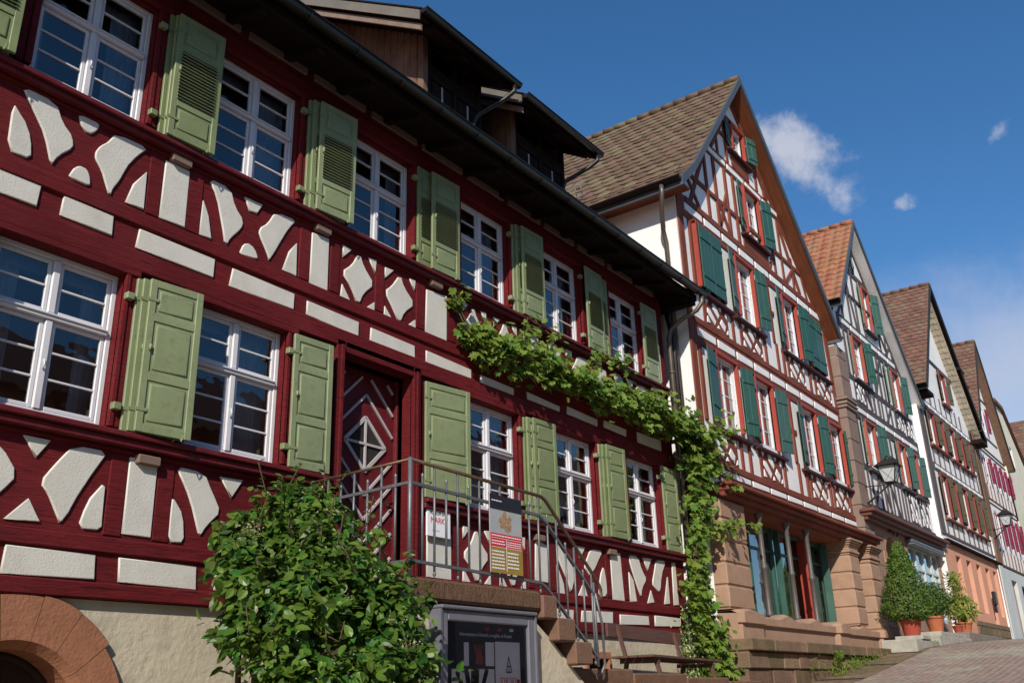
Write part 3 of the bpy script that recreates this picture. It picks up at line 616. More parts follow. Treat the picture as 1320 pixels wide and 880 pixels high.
pts=[(cu+ri*1.02*math.cos(math.pi*k/20),cz+ri*1.02*math.sin(math.pi*k/20)) for k in range(21)]
mb.prism(pts+[(cu-ri,-.5),(cu+ri,-.5)],.36,.42)
for q in range(5): mb.box(cu-ri+.13*2*q*.98,cu-ri+.13*2*q*.98+.012,.345,.36,-.4,cz+.3)
mb.tube([(cu+ri*.93*math.cos(math.pi*k/20),.35,cz+ri*.93*math.sin(math.pi*k/20)) for k in range(21)],.04,6)
part('cellar_door',mb,M['doordark'],ar)
# small cellar window behind the bench
mb=MB(); mb.box(12.9,13.5,.14,.2,1.5,2.24); f=part('cellar_window',mb,M['room'],H1)
mb=MB(); mb.box(12.84,13.56,-.01,.14,2.14,2.25,0,.01); mb.box(12.82,12.9,-.01,.14,1.5,2.138,0,.01); mb.box(13.5,13.58,-.01,.14,1.5,2.138,0,.01); part('window_surround',mb,M['sandred'],f)
# ---- roof, eaves
SL=1.0
mb=MB()
def roofz(y): return 9.33+(y+.78)*SL
mb.face([(U0-.2,-.78,9.33),(16.66,-.78,9.33),(16.66,4.5,roofz(4.5)),(U0-.2,4.5,roofz(4.5))])
mb.face([(U0-.2,9.8,9.33),(16.66,9.8,9.33),(16.66,4.5,roofz(4.5)),(U0-.2,4.5,roofz(4.5))])
mb.face([(U0-.2,-.78,9.21),(16.66,-.78,9.21),(16.66,4.5,roofz(4.5)-.2),(U0-.2,4.5,roofz(4.5)-.2)])
mb.face([(16.66,-.78,9.21),(16.66,-.78,9.33),(16.66,4.5,roofz(4.5)),(16.66,4.5,roofz(4.5)-.2)])
part('roof',mb,M['tileC'],H1)
mb=MB(); mb.box(U0,16.64,-.74,-.70,9.08,9.22,0,.008)
mb.face([(U0,-.70,9.10),(16.64,-.70,9.10),(16.64,.0,9.34),(U0,.0,9.34)])
u=U0+.3
while u<16.6:
    mb.beam((u,-.68,9.06),(u,.0,9.28),.10,.10); u+=.9
mb.box(16.45,16.64,-.7,.2,9.0,9.35)
mb.box(U0,16.4,-.16,0,9.30,9.42)
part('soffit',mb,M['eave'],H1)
def gutter(mb,u0,u1,y,z,r=.085,n=8,axis='x'):
    base=len(mb.v)
    prof=[(math.cos(math.pi+math.pi*k/n)*r,math.sin(math.pi+math.pi*k/n)*r) for k in range(n+1)]+[(math.cos(2*math.pi-math.pi*k/n)*(r-.008),math.sin(2*math.pi-math.pi*k/n)*(r-.008)) for k in range(n+1)]
    m=len(prof)
    for e in(u0,u1):
        for a,b in prof: mb.v.append((e,y+a,z+b) if axis=='x' else (y+a,e,z+b))
    for k in range(m): mb.f.append((base+k,base+(k+1)%m,base+m+(k+1)%m,base+m+k)); mb.m.append(0); mb.sm.append(True)
    for e in(base,base+m): mb.f.append(tuple(e+k for k in range(n+1))); mb.m.append(0); mb.sm.append(False)
    if axis=='x': mb.tube([(u0,y-r,z+.004),(u1,y-r,z+.004)],.012,6)
mb=MB(); gutter(mb,U0-.1,16.74,-.86,9.24,.09)
u=U0
while u<16.6: mb.tube([(u,-.95,9.24),(u,-.92,9.17),(u,-.86,9.14),(u,-.80,9.17)],.008,5); u+=.8
part('gutter',mb,M['darkmetal'],H1)
mb=MB(); mb.tube([(16.60,-.86,9.17),(16.60,-.86,9.02),(16.57,-.74,8.86),(16.50,-.42,8.72),(16.44,-.20,8.55),(16.42,-.14,8.35),(16.42,-.14,2.2)],.048,10)
for z in(7.6,5.6,3.6): mb.tube([(16.42,-.14,z),(16.42,-.14,z+.05)],.058,10)
part('downpipe',mb,M['copper'],H1)
mb=MB(); mb.tube([(16.62,-.05,9.0),(16.66,-.12,8.4),(16.68,-.12,2.2)],.06,10); part('downpipe',mb,M['darkmetal'],H1)
# ---- dormers
def dormer(ul,ur,yw,ug0,ug1,yg,zg):
    s=.63; H=.17
    d=MB()
    zt=lambda y: zg+.03+(y-yg)*s
    yb_=(zg+.03-yg*s-(9.33+.78))/(SL-s)
    # timber cheeks and front
    c=MB()
    c.face([(ul,yw,9.9),(ul,yb_,9.9),(ul,yb_,zt(yb_)-.1),(ul,yw,zt(yw)-.1)]); c.face([(ur,yw,9.9),(ur,yb_,9.9),(ur,yb_,zt(yb_)-.1),(ur,yw,zt(yw)-.1)])
    c.box(ul-.03,ul+.10,yw-.03,yw+.10,9.9,zt(yw)-.15,0,.01)
    y=yw+.12
    while y<yb_:
        c.box(ul-.018,ul-.004,y,y+.145,9.9,zt(y)-.12); y+=.152
    for k in range(5):
        pass
    nwin=2; w=(ur-ul-.3)/2
    d_=part('dormer',c,M['boards'],H1,at=(ul,yw,9.9))
    f=MB(); f.box(ul+.1,ur,yw,yw+.06,9.9,zt(yw)-.6); f.box(ul+.1,ur,yw,yw+.06,zt(yw)-.22,zt(yw)-.1)
    u=ul+.1
    for k in range(3):
        f.box(u,u+.1,yw-.01,yw+.07,9.9,zt(yw)-.1); u+=w+.05
    part('dormer_front',f,M['eave'],d_)
    g=MB()
    for k in range(2):
        a=ul+.2+k*(w+.05);b=a+w-.05
        g.box(a,a+.035,yw+.0,yw+.05,zg-1.25,zg-.45,0,.004); g.box(b-.035,b,yw,yw+.05,zg-1.25,zg-.45,0,.004); g.box(a,b,yw,yw+.05,zg-.49,zg-.45,0,.004); g.box(a,b,yw,yw+.05,zg-1.25,zg-1.2,0,.004); g.box((a+b)/2-.02,(a+b)/2+.02,yw-.005,yw+.045,zg-1.2,zg-.49,0,.004); g.box(a,b,yw+.005,yw+.04,zg-.86,zg-.84)
    wn=part('dormer_window',g,M['greyprint'],d_)
    g=MB(); g.face([(ul+.2,yw+.03,zg-1.25),(ur-.1,yw+.03,zg-1.25),(ur-.1,yw+.03,zg-.45),(ul+.2,yw+.03,zg-.45)]); part('pane',g,M['glass'],wn)
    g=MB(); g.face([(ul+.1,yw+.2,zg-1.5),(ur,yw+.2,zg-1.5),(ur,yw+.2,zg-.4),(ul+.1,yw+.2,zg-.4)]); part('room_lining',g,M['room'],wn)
    # roof slab: board underside, metal fascia along the verge
    r_=MB()
    def slab(m,u0,u1,za,zb,y0,y1):
        vs=[(u,y,zt(y)+z) for u in(u0,u1) for y in(y0,y1) for z in(za,zb)]
        m.raw(vs,[(0,1,3,2),(4,6,7,5),(0,4,5,1),(2,3,7,6),(0,2,6,4),(1,5,7,3)])
    slab(r_,ug0+.01,ug1,-.14,0,yg+.03,yb_)
    slab(r_,ug0-.02,ug1+.02,.002,.03,yg-.02,yb_)
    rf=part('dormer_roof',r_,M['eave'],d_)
    r_=MB(); slab(r_,ug0-.012,ug0+.005,-.20,-.02,yg+.04,yb_); part('verge_flashing',r_,M['fascia'],rf)
    r_=MB(); slab(r_,ug0+.06,ug0+.10,-.36,-.245,yg+.08,yb_); part('verge_plank',r_,M['plank'],rf)
    for u in(ug0+.3,(ug0+ug1)/2,ug1-.3): 
        r_=MB(); vs=[(uu,y,zt(y)+z) for uu in(u-.05,u+.05) for y in(yg+.1,yw+.3) for z in(-.26,-.142)]
        r_.raw(vs,[(0,1,3,2),(4,6,7,5),(0,4,5,1),(2,3,7,6),(0,2,6,4),(1,5,7,3)]); part('rafter_end',r_,M['eave'],rf)
    g=MB(); gutter(g,ug0-.03,ug1+.03,yg-.06,zg,.075); g.tube([(ug1-.12,yg-.06,zg-.05),(ug1-.12,yg-.06,zg-.2),(ug1-.2,yg+.1,zg-.34),(ug1-.45,yw-.08,zg-.62),(ug1-.55,yw-.07,zg-.85),(ug1-.55,yw-.07,10.2)],.045,8)
    part('dormer_gutter',g,M['darkmetal'],rf)
dormer(9.69,11.25,.6,8.98,11.47,0.0,11.72)
dormer(12.15,13.92,.6,11.72,14.25,0.0,11.66)
# ================================================================== gabled timber-framed houses up the street
def strip(mb,u0,z0,u1,z1,w,y,m=0,h=.05):
    strip.k=(strip.k+1)%9
    yy=y-.010-.0021*strip.k
    mb.beam((u0,yy,z0),(u1,yy,z1),w,h,m,up=(0,-1,0),b=.006)
strip.k=0
def tiles(mb,pL,pA,y0,y1,kind='round',row=.33,wt=.36,thick=.022):
    """rows of lapped tiles on the slope pL->pA (u,z), running from y0 back to y1"""
    L=math.hypot(pA[0]-pL[0],pA[1]-pL[1]); du=(pA[0]-pL[0])/L; dz=(pA[1]-pL[1])/L
    nx,nz=-dz,du
    if nz<0:nx,nz=-nx,-nz
    k=0;s=0.0
    n=int((y1-y0)/wt)
    while s<L-.05:
        s1=min(s+row*1.12,L)
        off=(k%2)*.5*wt if kind!='wave' else 0
        for i in range(-1,n+1):
            a=y0+i*wt+off;b=a+wt*.975
            a=max(a,y0);b=min(b,y1)
            if b-a<.04:continue
            j=R.gauss(0,.012)+(.05 if R.random()<.012 else 0);t=thick+R.uniform(0,.014)
            def P(y,q,lift): return (pL[0]+du*q+nx*lift,y,pL[1]+dz*q+nz*lift)
            low=[]
            m=5
            for c in range(m+1):
                f=c/m; y=a+(b-a)*f
                if kind=='round': d=-.075*math.sin(math.pi*f)
                else: d=0
                lf=t+(.022*math.sin(2*math.pi*f) if kind=='wave' else (.012*math.sin(math.pi*f)))
                low.append((y,s+j+.02+d,lf))
            top=[(low[c][0],s1,.004+((.022*math.sin(2*math.pi*c/m)) if kind=='wave' else 0)) for c in range(m+1)]
            vs=[P(*q) for q in low]+[P(*q) for q in top]+[P(q[0],q[1],q[2]-.026) for q in low]
            fs=[(c,c+1,m+2+c,m+1+c) for c in range(m)]+[(c,2*m+2+c,2*m+3+c,c+1) for c in range(m)]
            mb.raw(vs,fs)
        s+=row;k+=1
def gable_roof(H,L,A,Rr,yv,yb,mt,verge,soff,th=.16,left_tiles=True,kind='round',sofs=None,ridge_drop=0.0,flare=None,gut=True,row=.33,wt=.36,vw=.20):
    def off(p,q,d):
        l=math.hypot(q[0]-p[0],q[1]-p[1]); nx,nz=-(q[1]-p[1])/l,(q[0]-p[0])/l
        if nz<0:nx,nz=-nx,-nz
        return nx*d,nz*d
    mb=MB()
    pts=[L]+([flare] if flare else [])+[A]
    for a,b in zip(pts[:-1],pts[1:]):
        mb.face([(a[0],yv,a[1]),(a[0],yb,a[1]),(b[0],yb,b[1]),(b[0],yv,b[1])])
    mb.face([(A[0],yv,A[1]),(A[0],yb,A[1]),(Rr[0],yb,Rr[1]),(Rr[0],yv,Rr[1])])
    body=part('roof',mb,mt,H)
    t=MB()
    for a,b in zip(pts[:-1],pts[1:]): tiles(t,a,b,yv+.02,yb,kind,row,wt)
    tiles(t,Rr,A,yv+.02,yb,kind,row,wt)
    k=yv
    while k<yb:
        t.tube([(A[0],k,A[1]+.02),(A[0],k+.40,A[1]+.035)],[.085,.10],8); k+=.38
    part('roof_tiles',t,mt,body)
    # underside boards
    s=MB()
    for a,b in zip(pts[:-1],pts[1:]):
        s.face([(a[0],yv+.02,a[1]-th),(a[0],yb,a[1]-th),(b[0],yb,b[1]-th*1.2),(b[0],yv+.02,b[1]-th*1.2)])
    s.face([(A[0],yv+.02,A[1]-th*1.2),(A[0],yb,A[1]-th*1.2),(Rr[0],yb,Rr[1]-th),(Rr[0],yv+.02,Rr[1]-th)])
    part('soffit',s,soff,body)
    v=MB()
    for a,b in list(zip(pts[:-1],pts[1:]))+[(A,Rr)]:
        v.prism([(a[0],a[1]-th-.03),(b[0],b[1]-th-.03),(b[0],b[1]+.03),(a[0],a[1]+.03)],yv-.03,yv+.02)
    v.prism([(A[0],A[1]-th-.0),(A[0]+.02,A[1]-th),(A[0]+.02,A[1]+.05),(A[0],A[1]+.05)],yv-.031,yv+.019) if False else None
    part('verge_board',v,verge,body)
    v=MB()
    v.box(L[0]-.02,L[0]+.04,yv,yb,L[1]-th-.04,L[1]+.0); part('eaves_board',v,verge,body); v=MB(); v.box(Rr[0]-.04,Rr[0]+.02,yv,yb,Rr[1]-th-.04,Rr[1])
    part('eaves_board',v,verge,body)
    if gut:
        g=MB(); gutter(g,yv-.02,yb,L[0]-.10,L[1]-.02,.085,axis='y'); part('gutter',g,M['darkmetal'],body); g=MB(); gutter(g,yv-.02,yb,Rr[0]+.10,Rr[1]-.02,.085,axis='y'); part('gutter',g,M['darkmetal'],body)
    return body
def small_window_meshes(w,h,key,mfr=None,panes=3):
    f=MB();fw=.05
    f.box(0,fw,-.05,.03,0,h,0,.005);f.box(w-fw,w,-.05,.03,0,h,0,.005);f.box(fw,w-fw,-.05,.03,h-fw,h,0,.005);f.box(fw,w-fw,-.05,.03,0,fw,0,.005)
    f.box(w/2-.03,w/2+.03,-.02,.03,fw,h-fw,0,.004)
    for k in range(1,panes): z=fw+(h-2*fw)*k/panes; f.box(fw,w-fw,-.005,.02,z-.014,z+.014,0,.003)
    g=MB();g.face([(fw,.01,fw),(w-fw,.01,fw),(w-fw,.01,h-fw),(fw,.01,h-fw)])
    r=MB();r.face([(0,.25,0),(w,.25,0),(w,.25,h),(0,.25,h)])
    return [f.mesh('window',[mfr or M['white']]),g.mesh('pane',[M['glass']]),r.mesh('room_lining',[M['room']])]
WC={}
def gwin(H,u0,u1,z0,z1,y,panes=3,cm=None,sill=None,closed=False):
    k=(round(u1-u0,2),round(z1-z0,2),panes)
    if k not in WC: WC[k]=small_window_meshes(u1-u0,z1-z0,k,panes=panes)
    m=WC[k]; o=put('window',m[0],H,(u0,y,z0)); put('pane',m[1],o,(u0,y,z0)); put('room_lining',m[2],o,(u0,y,z0))
    if cm:
        b=MB(); casing(b,u0,u1,z0,z1,cm[1]); part('window_casing',b,cm[0],o)
    if sill:
        b=MB(); b.box(sill[0],sill[1],sill[3]-.14,sill[3],z0-.22,z0-.15,0,.008); part('window_sill',b,sill[2],o)
    return o
LC={}
def board_leaf(H,u,w,h,z,y,mt,ang=0):
    k=(round(w,2),round(h,2),mt.name)
    if k not in LC:
        s=MB(); n=max(2,int(w/.16))
        for i in range(n): s.box(w*i/n+.002,w*(i+1)/n-.002,-.014,.014,0,h,0,.004)
        for f in(.2,.8): s.box(.02,w-.02,-.034,-.014,h*f-.04,h*f+.04,0,.006)
        LC[k]=s.mesh('shutter',[mt])
    return put('shutter',LC[k],H,(u,y,z),rot=(0,0,rad(ang)))
def casing(mb,u0,u1,z0,z1,y,d=.09,t=.07):
    mb.box(u1,u1+t,y-d,y+.10,z0-.02,z1+t,0,.006); mb.box(u0-t,u0,y-d,y+.10,z0-.02,z1+t,0,.006); mb.box(u0-t,u1+t,y-d-.01,y+.10,z1+.001,z1+t,0,.006)
def lattice(mb,mw,u0,u1,z0,z1,y):
    """pale fields left between the crossed timbers of one bay"""
    w=u1-u0;h=z1-z0
    T=[[(.36,.95),(.50,.93),(.62,.60),(.55,.42),(.36,.72)],[(.10,.62),(.22,.62),(.44,.26),(.36,.06),(.10,.44)],[(.72,.52),(.88,.32),(.80,.04),(.62,.30)],
       [(.04,.93),(.18,.96),(.10,.76)],[(.62,.95),(.74,.95),(.70,.78)],[(.88,.80),(.97,.62),(.97,.92)],[(.05,.04),(.18,.05),(.08,.30)],[(.48,.04),(.60,.04),(.54,.18)],[(.90,.04),(.98,.04),(.97,.22)]]
    for q in T: mw.pillow([(u0+a*w+R.uniform(-.008,.008),z0+b*h+R.uniform(-.008,.008)) for a,b in q],y-.03,y-.05,.012)
def whiterow(mw,u0,u1,z0,z1,y,n):
    for k in range(n):
        a=u0+(u1-u0)*k/n;b=u0+(u1-u0)*(k+1)/n-.12
        mw.pillow([(a+R.uniform(0,.02),z0),(b,z0),(b,z1),(a,z1)],y-.03,y-.055,.015)
# ------------------------------------------------------------------ house 2
Y2=-.35
H2=root('timber_framed_house',(21.8,4.0,2.0),'tall gabled house with brown timbers, dark green shutters and a sandstone arcade','house')
oy=[(16.95,5.3),(26.85,5.3),(26.35,11.3),(20.85,16.75),(16.9,12.3)]
hol=[(18.1,19.12,6.87,8.43),(20.2,21.2,6.87,8.43),(23.2,24.2,6.87,8.43),(25.3,26.3,6.87,8.43),(17.75,18.95,9.9,11.42),(19.88,20.88,9.9,11.42),(22.88,23.88,9.9,11.42),(24.65,25.75,9.9,11.42),(21.1,22.0,12.55,13.87),(20.75,21.5,14.85,15.6)]
mb=MB(); wall_holes(mb,oy,hol,Y2,.14)
mb.face([(16.95,Y2,2.2),(16.95,9,2.2),(16.95,9,12.3),(16.95,Y2,12.3)]); mb.face([(26.85,Y2,2.2),(26.85,9,2.2),(26.35,9,11.3),(26.35,Y2,11.3)]); mb.face([(16.95,9,2.2),(26.85,9,2.2),(26.35,9,11.3),(20.85,9,16.75),(16.95,9,12.2)])
part('plaster_wall',mb,M['white2'],H2)
tb=MB(); mw=MB()
S=lambda *a: strip(tb,*a[:5],Y2)
# corner posts
S(17.07,5.7,17.07,12.2,.24); S(26.72,5.7,26.28,11.3,.2)
for (z0,z1) in((5.70,6.02),(8.45,9.06),(11.45,12.0)):
    zr=26.8-(z0-5.6)*.085
    tb.box(17.2,zr,Y2-.03,Y2,z0,z1,0,.008)
tb.box(17.2,26.5,Y2-.05,Y2-.031,8.92,9.06,0,.008); tb.box(17.2,26.7,Y2-.05,Y2-.031,5.88,6.02,0,.008)
tb.box(17.4,26.3,Y2-.05,Y2-.031,11.84,12.0,0,.008)
tb.box(18.75,23.85,Y2-.03,Y2,13.92,14.24,0,.008)
whiterow(mw,17.3,26.6,5.73,5.85,Y2,9); whiterow(mw,17.3,26.4,8.64,8.82,Y2,9); whiterow(mw,17.3,26.2,11.62,11.80,Y2,9); whiterow(mw,19.0,23.6,13.98,14.12,Y2,4)
for a,b in((17.45,18.75),(20.0,21.3),(23.2,24.45),(24.95,26.2)):
    tb.box(a,b,Y2-.03,Y2,6.02,6.74,0,.006); lattice(tb,mw,a+.04,b-.04,6.05,6.70,Y2)
for a,b in((17.78,19.05),(19.75,21.05),(22.75,23.98),(24.75,26.05)):
    tb.box(a,b,Y2-.03,Y2,9.06,9.74,0,.006); lattice(tb,mw,a+.04,b-.04,9.09,9.70,Y2)
for u in(19.0,19.45,21.5,22.5,23.0,24.72,26.35): S(u,6.0,u,6.8,.11)
for u in(19.35,21.3,22.1,22.5,24.4): S(u,9.06,u,9.82,.11)
for u in(17.35,22.42,): S(u,6.8,u,8.45,.13)
for u in(17.5,22.0,): S(u,9.82,u,11.45,.13)
S(21.9,7.6,22.7,7.6,.12); S(21.6,10.65,22.2,10.65,.12); S(26.45,9.1,26.4,11.4,.12)
tb.box(20.75,22.35,Y2-.03,Y2,12.02,12.48,0,.006); tb.box(20.6,21.7,Y2-.03,Y2,14.26,14.78,0,.006)
# gable framing
for a in((17.6,12.74,24.9,12.74,.12),(19.3,13.9,19.3,12.0,.13),(18.75,12.0,18.75,13.8,.11),(19.95,12.0,19.95,13.9,.12),(20.45,12.0,20.45,13.9,.11),(22.85,12.0,22.85,13.9,.12),(23.45,12.0,23.45,13.9,.12),(24.2,12.0,24.2,13.0,.11),(17.7,12.0,18.7,13.7,.12),(18.2,12.0,17.55,12.7,.1),(19.3,12.0,19.95,13.2,.1),(19.9,12.0,19.4,12.7,.1),(23.5,12.0,24.3,12.7,.1),(24.6,12.0,23.5,13.8,.12),(25.2,12.0,24.9,12.7,.1),(22.4,12.0,22.85,12.7,.1),
          (19.7,14.24,19.7,15.1,.11),(20.3,14.24,20.3,15.9,.11),(22.2,14.24,22.2,15.3,.11),(22.7,14.24,22.7,14.9,.1),(19.3,14.24,20.2,15.4,.1),(22.9,14.24,22.2,15.1,.1),(19.8,15.0,20.4,15.0,.1),(21.7,15.0,22.6,15.0,.1),(20.1,15.75,21.7,15.75,.12)): S(*a)
S(16.98,12.0,20.85,16.55,.16) ; S(26.3,11.45,20.85,16.55,.14)
part('timber_frame',tb,M['brown'],H2); part('infill_panels',mw,M['white2'],H2)
for (a,b,c,d) in hol: gwin(H2,a,b,c,d,Y2+.08,4 if d-c>1.5 else 3,(M['orange'],Y2),(a-.45,b+.35,M['sillred'],Y2))
h=1.56
for u,w,z,an in((17.42,.62,6.85,8),(19.25,.44,6.85,-14),(19.72,.42,6.85,14),(21.30,.46,6.85,-12),(22.68,.46,6.85,10),(24.30,.42,6.85,-14),(24.82,.42,6.85,13),(26.40,.34,6.85,-12),
                (17.76,.58,9.88,0),(18.36,.58,9.88,0),(19.26,.52,9.88,12),(20.96,.44,9.88,-13),(22.24,.54,9.88,11),(23.96,.44,9.88,-13),(24.66,.54,9.88,0),(25.22,.54,9.88,0)):
    board_leaf(H2,u,w,h,z,Y2-.11-(.05 if an>7 else 0),M['dgreen'],an)
for u,w,z,hh,an in((20.54,.46,12.52,1.38,12),(22.06,.46,12.52,1.38,-14),(20.22,.46,14.83,.8,10),(21.58,.42,14.83,.8,-14)): board_leaf(H2,u,w,hh,z,Y2-.11,M['dgreen'],an)
gable_roof(H2,(16.4,11.88),(20.82,16.92),(26.50,11.25),-.78,9.3,M['tileA'],M['vergemetal'],M['soffitbrown'],flare=(17.15,12.55))
mb=MB(); mb.box(16.5,16.95,-.7,9,11.82,11.88); part('eaves_soffit',mb,M['soffitbrown'],H2)
mb=MB(); mb.tube([(16.30,-.35,11.78),(16.30,-.35,11.6),(16.42,-.25,11.3),(16.72,-.10,10.95),(16.86,-.08,10.7),(16.88,-.08,5.5)],.05,10); part('downpipe',mb,M['copper'],H2)
mb=MB()
for k in range(7): mb.tube([(17.3,2.2+k*.16,12.9),(17.22,2.2+k*.16,13.15)],.012,5)
mb.tube([(17.22,2.1,13.15),(17.22,3.3,13.15)],.014,5);mb.tube([(17.3,2.1,12.9),(17.3,3.3,12.9)],.014,5);part('snow_guard',mb,M['galv'],H2)
# cornice over the arcade
mb=MB(); mb.box(16.93,26.95,-.92,Y2,5.33,5.42,0,.02); mb.box(16.95,26.9,-.84,Y2,5.24,5.329,0,.02); mb.box(16.97,26.87,-.74,Y2,5.14,5.239,0,.01); part('cornice',mb,M['brown'],H2)
# sandstone ground floor: recessed shop front between rusticated piers
YG=-.55
def pier(u0,u1,y0,y1,z0,z1,cap=True,hb=.42,name='pier'):
    m=MB(); z=z0
    top=z1-(.34 if cap else 0)
    while z<top-.02:
        zz=min(z+hb,top); m.box(u0,u1,y0,y1,z+.008,zz-.008,0,.03); m.box(u0+.025,u1-.025,y0+.025,y1-.02,z-.01,z+.01); z=zz
    if cap:
        m.box(u0-.03,u1+.03,y0-.03,y1,top,top+.07,0,.015)
        m.box(u0,u1,y0,y1,top+.071,z1-.2,0,.01)
        for i in range(4): m.box(u0-.02-.035*i,u1+.02+.035*i,y0-.02-.035*i,y1,z1-.2+.05*i,z1-.151+.05*i,0,.008)
    return part(name,m,M['sand'],H2)
pier(16.97,18.15,-.62,.3,3.06,5.14,False)
pier(24.36,25.10,-.72,.3,3.06,5.14)
pier(26.05,26.88,-.72,.3,3.0,5.14)
mb=MB(); mb.box(18.15,24.36,.45,.52,3.0,5.14); mb.box(25.1,26.05,.25,.32,3.0,5.14); mb.box(18.15,26.05,-.60,.25,5.06,5.139); part('shopfront_wall',mb,M['soffitbrown'],H2)
mb=MB()
for a,b in((18.3,18.4),(19.55,19.63),(20.85,20.95),(21.95,22.03),(22.75,22.84),(24.18,24.32),(25.12,25.22),(25.95,26.03)):
    mb.box(a,b,-.06,.04,3.02,5.06,0,.01)
for z0,z1 in((3.02,3.12),(4.5,4.56),(4.95,5.06)): mb.box(18.4,24.2,-.04,.02,z0,z1,0,.01)
sf=part('shopfront_frame',mb,M['dgreen'],H2)
mb=MB()
mb.face([(18.4,.0,3.1),(21.95,.0,3.1),(21.95,.0,5.05),(18.4,.0,5.05)]);mb.face([(22.8,.0,3.1),(24.2,.0,3.1),(24.2,.0,5.05),(22.8,.0,5.05)]);part('pane',mb,M['glass'],sf)
mb=MB(); mb.box(19.7,20.8,.10,.14,3.1,5.0); part('shop_curtain',mb,M['curtain'],sf)
for a,y0 in((18.42,-.34),(20.98,-.20),(24.1,-.24)):
    mb=MB(); mb.box(a,a+.06,y0,-.06,3.05,5.0,0,.01); part('folded_shop_shutter',mb,M['dgreen'],H2)
mb=MB(); mb.box(22.62,22.70,-.22,.0,3.04,4.95,0,.01); part('shop_door',mb,M['orange'],H2)
for u in(18.95,20.5,21.75):
    m=MB(); m.lathe((u,-.58,3.02),[(.075,0),(.075,.05),(.058,.08),(.056,.9),(.07,.92),(.07,.97),(.054,.99),(.052,1.9),(.075,1.96),(.085,2.05)],14); part('iron_column',m,M['ironcol'],H2)
# moulded ledge that waves over the column feet, and the plain course below it
mb=MB()
n=90
def led(u):
    b=0
    for c,w in((17.5,.9),(19.6,.55),(21.3,.55),(22.9,.5),(24.7,.6),(26.4,.5)):
        d=abs(u-c)
        if d<w: b=max(b,.5+.5*math.cos(math.pi*d/w))
    return 2.98+.09*b
base=len(mb.v)
for k in range(n+1):
    u=17.0+9.9*k/n; z=led(u); out=.10 if any(a<u<b for a,b in((17.0,18.2),(22.6,23.3),(26.0,27.0))) else 0
    for y_,z_ in((.2,z),(-.62-out,z),(-.72-out,z-.05),(-.72-out,2.80),(-.66-out,2.77),(-.66-out,2.3)): mb.v.append((u,y_,z_))
for k in range(n):
    for q in range(5):
        i=base+k*6+q; mb.f.append((i,i+6,i+7,i+1)); mb.m.append(0); mb.sm.append(False)
mb.face([(17.0,.2,led(17.0)),(17.0,-.72,led(17)-.05),(17.0,-.72,2.2),(17,.2,2.2)])
part('moulded_ledge',mb,M['sand'],H2)
# ------------------------------------------------------------------ house 3
Y3=-.55
H3=root('timber_framed_house',(30.5,4.0,2.5),'narrow gabled house with grey brown timbers, orange clay roof tiles and a white boarded verge','house')
oy=[(26.62,6.0),(35.0,6.0),(34.97,11.1),(29.65,16.0),(26.9,12.5),(26.5,11.0)]
hol=[(28.25,29.1,7.72,9.05),(31.75,32.45,7.72,9.05),(33.25,33.95,7.65,9.0),(28.3,29.2,10.52,11.8),(32.5,33.3,10.45,11.75),(30.45,31.1,12.75,14.15)]
mb=MB(); wall_holes(mb,oy,hol,Y3,.14)
mb.face([(26.62,Y3,2.4),(26.62,9,2.4),(26.5,9,12),(26.5,Y3,12)]); mb.face([(35.0,Y3,2.4),(35.0,9,2.4),(34.97,9,11.1),(34.97,Y3,11.1)])
part('plaster_wall',mb,M['white2'],H3)
tb=MB(); mw=MB(); S=lambda *a: strip(tb,*a[:5],Y3)
for z0,z1,a,b in((6.40,6.50,27.4,34.98),(7.50,7.68,27.5,35.0),(9.05,9.62,27.3,34.7),(10.26,10.42,27.3,34.5),(11.85,12.3,27.2,33.6),(14.3,14.5,28.8,31.4)): tb.box(a,b,Y3-.03,Y3,z0,z1,0,.006)
whiterow(mw,27.7,34.5,9.26,9.40,Y3,7); whiterow(mw,27.4,33.4,12.02,12.17,Y3,6)
for a,b in((32.0,33.0),(33.3,34.4)):
    tb.box(a,b,Y3-.03,Y3,6.5,7.5,0,.006); lattice(tb,mw,a+.03,b-.03,6.52,7.48,Y3)
for a,b in((27.9,28.8),(32.3,33.2),(33.5,34.3)):
    tb.box(a,b,Y3-.03,Y3,9.62,10.26,0,.006); lattice(tb,mw,a+.03,b-.03,9.65,10.24,Y3)
for u in(27.75,28.1,28.9,29.3,29.7,30.1,30.5,30.9,31.3,31.65): S(u,6.5,u,7.5,.075)
for u in(28.9,29.4,29.8,30.3,30.7,31.2,31.7,32.2): S(u,9.62,u,10.26,.08)
S(28.2,6.5,28.9,7.5,.08);S(29.8,6.5,29.1,7.5,.08);S(30.7,6.5,30.0,7.5,.08);S(29.5,9.65,29.0,10.2,.08);S(31.1,9.65,31.7,10.2,.08)
for u in(27.55,30.2,30.9,31.5,34.7): S(u,7.65,u,9.05,.10)
for u in(27.6,29.5,30.3,30.9,31.4,34.0): S(u,10.4,u,11.85,.09)
S(29.9,8.4,31.3,8.4,.09); S(29.4,11.3,31.5,11.3,.09); S(30.35,10.45,31.3,11.8,.09)
for u in(27.9,28.7,29.5,30.2,31.9,32.6,33.2): S(u,12.3,u,min(14.3,12.4+1.1*(min(u-26.7,(34.1-u)*.95))),.09)
S(27.4,12.3,28.5,13.5,.09);S(29.3,12.3,28.8,14.0,.09);S(32.4,12.3,33.1,12.8,.09);S(31.6,13.3,32.6,12.4,.09);S(28.2,13.4,32.4,13.4,.09);S(29.6,14.5,29.6,15.7,.09);S(30.0,14.5,30.0,15.3,.09)
S(26.75,12.2,29.62,15.8,.14); S(34.85,11.1,29.68,15.85,.12)
part('timber_frame',tb,M['grey'],H3); part('infill_panels',mw,M['white2'],H3)
for (a,b,c,d) in hol: gwin(H3,a,b,c,d,Y3+.06,3,(M['muted'],Y3),(a-.35,b+.3,M['grey'],Y3))
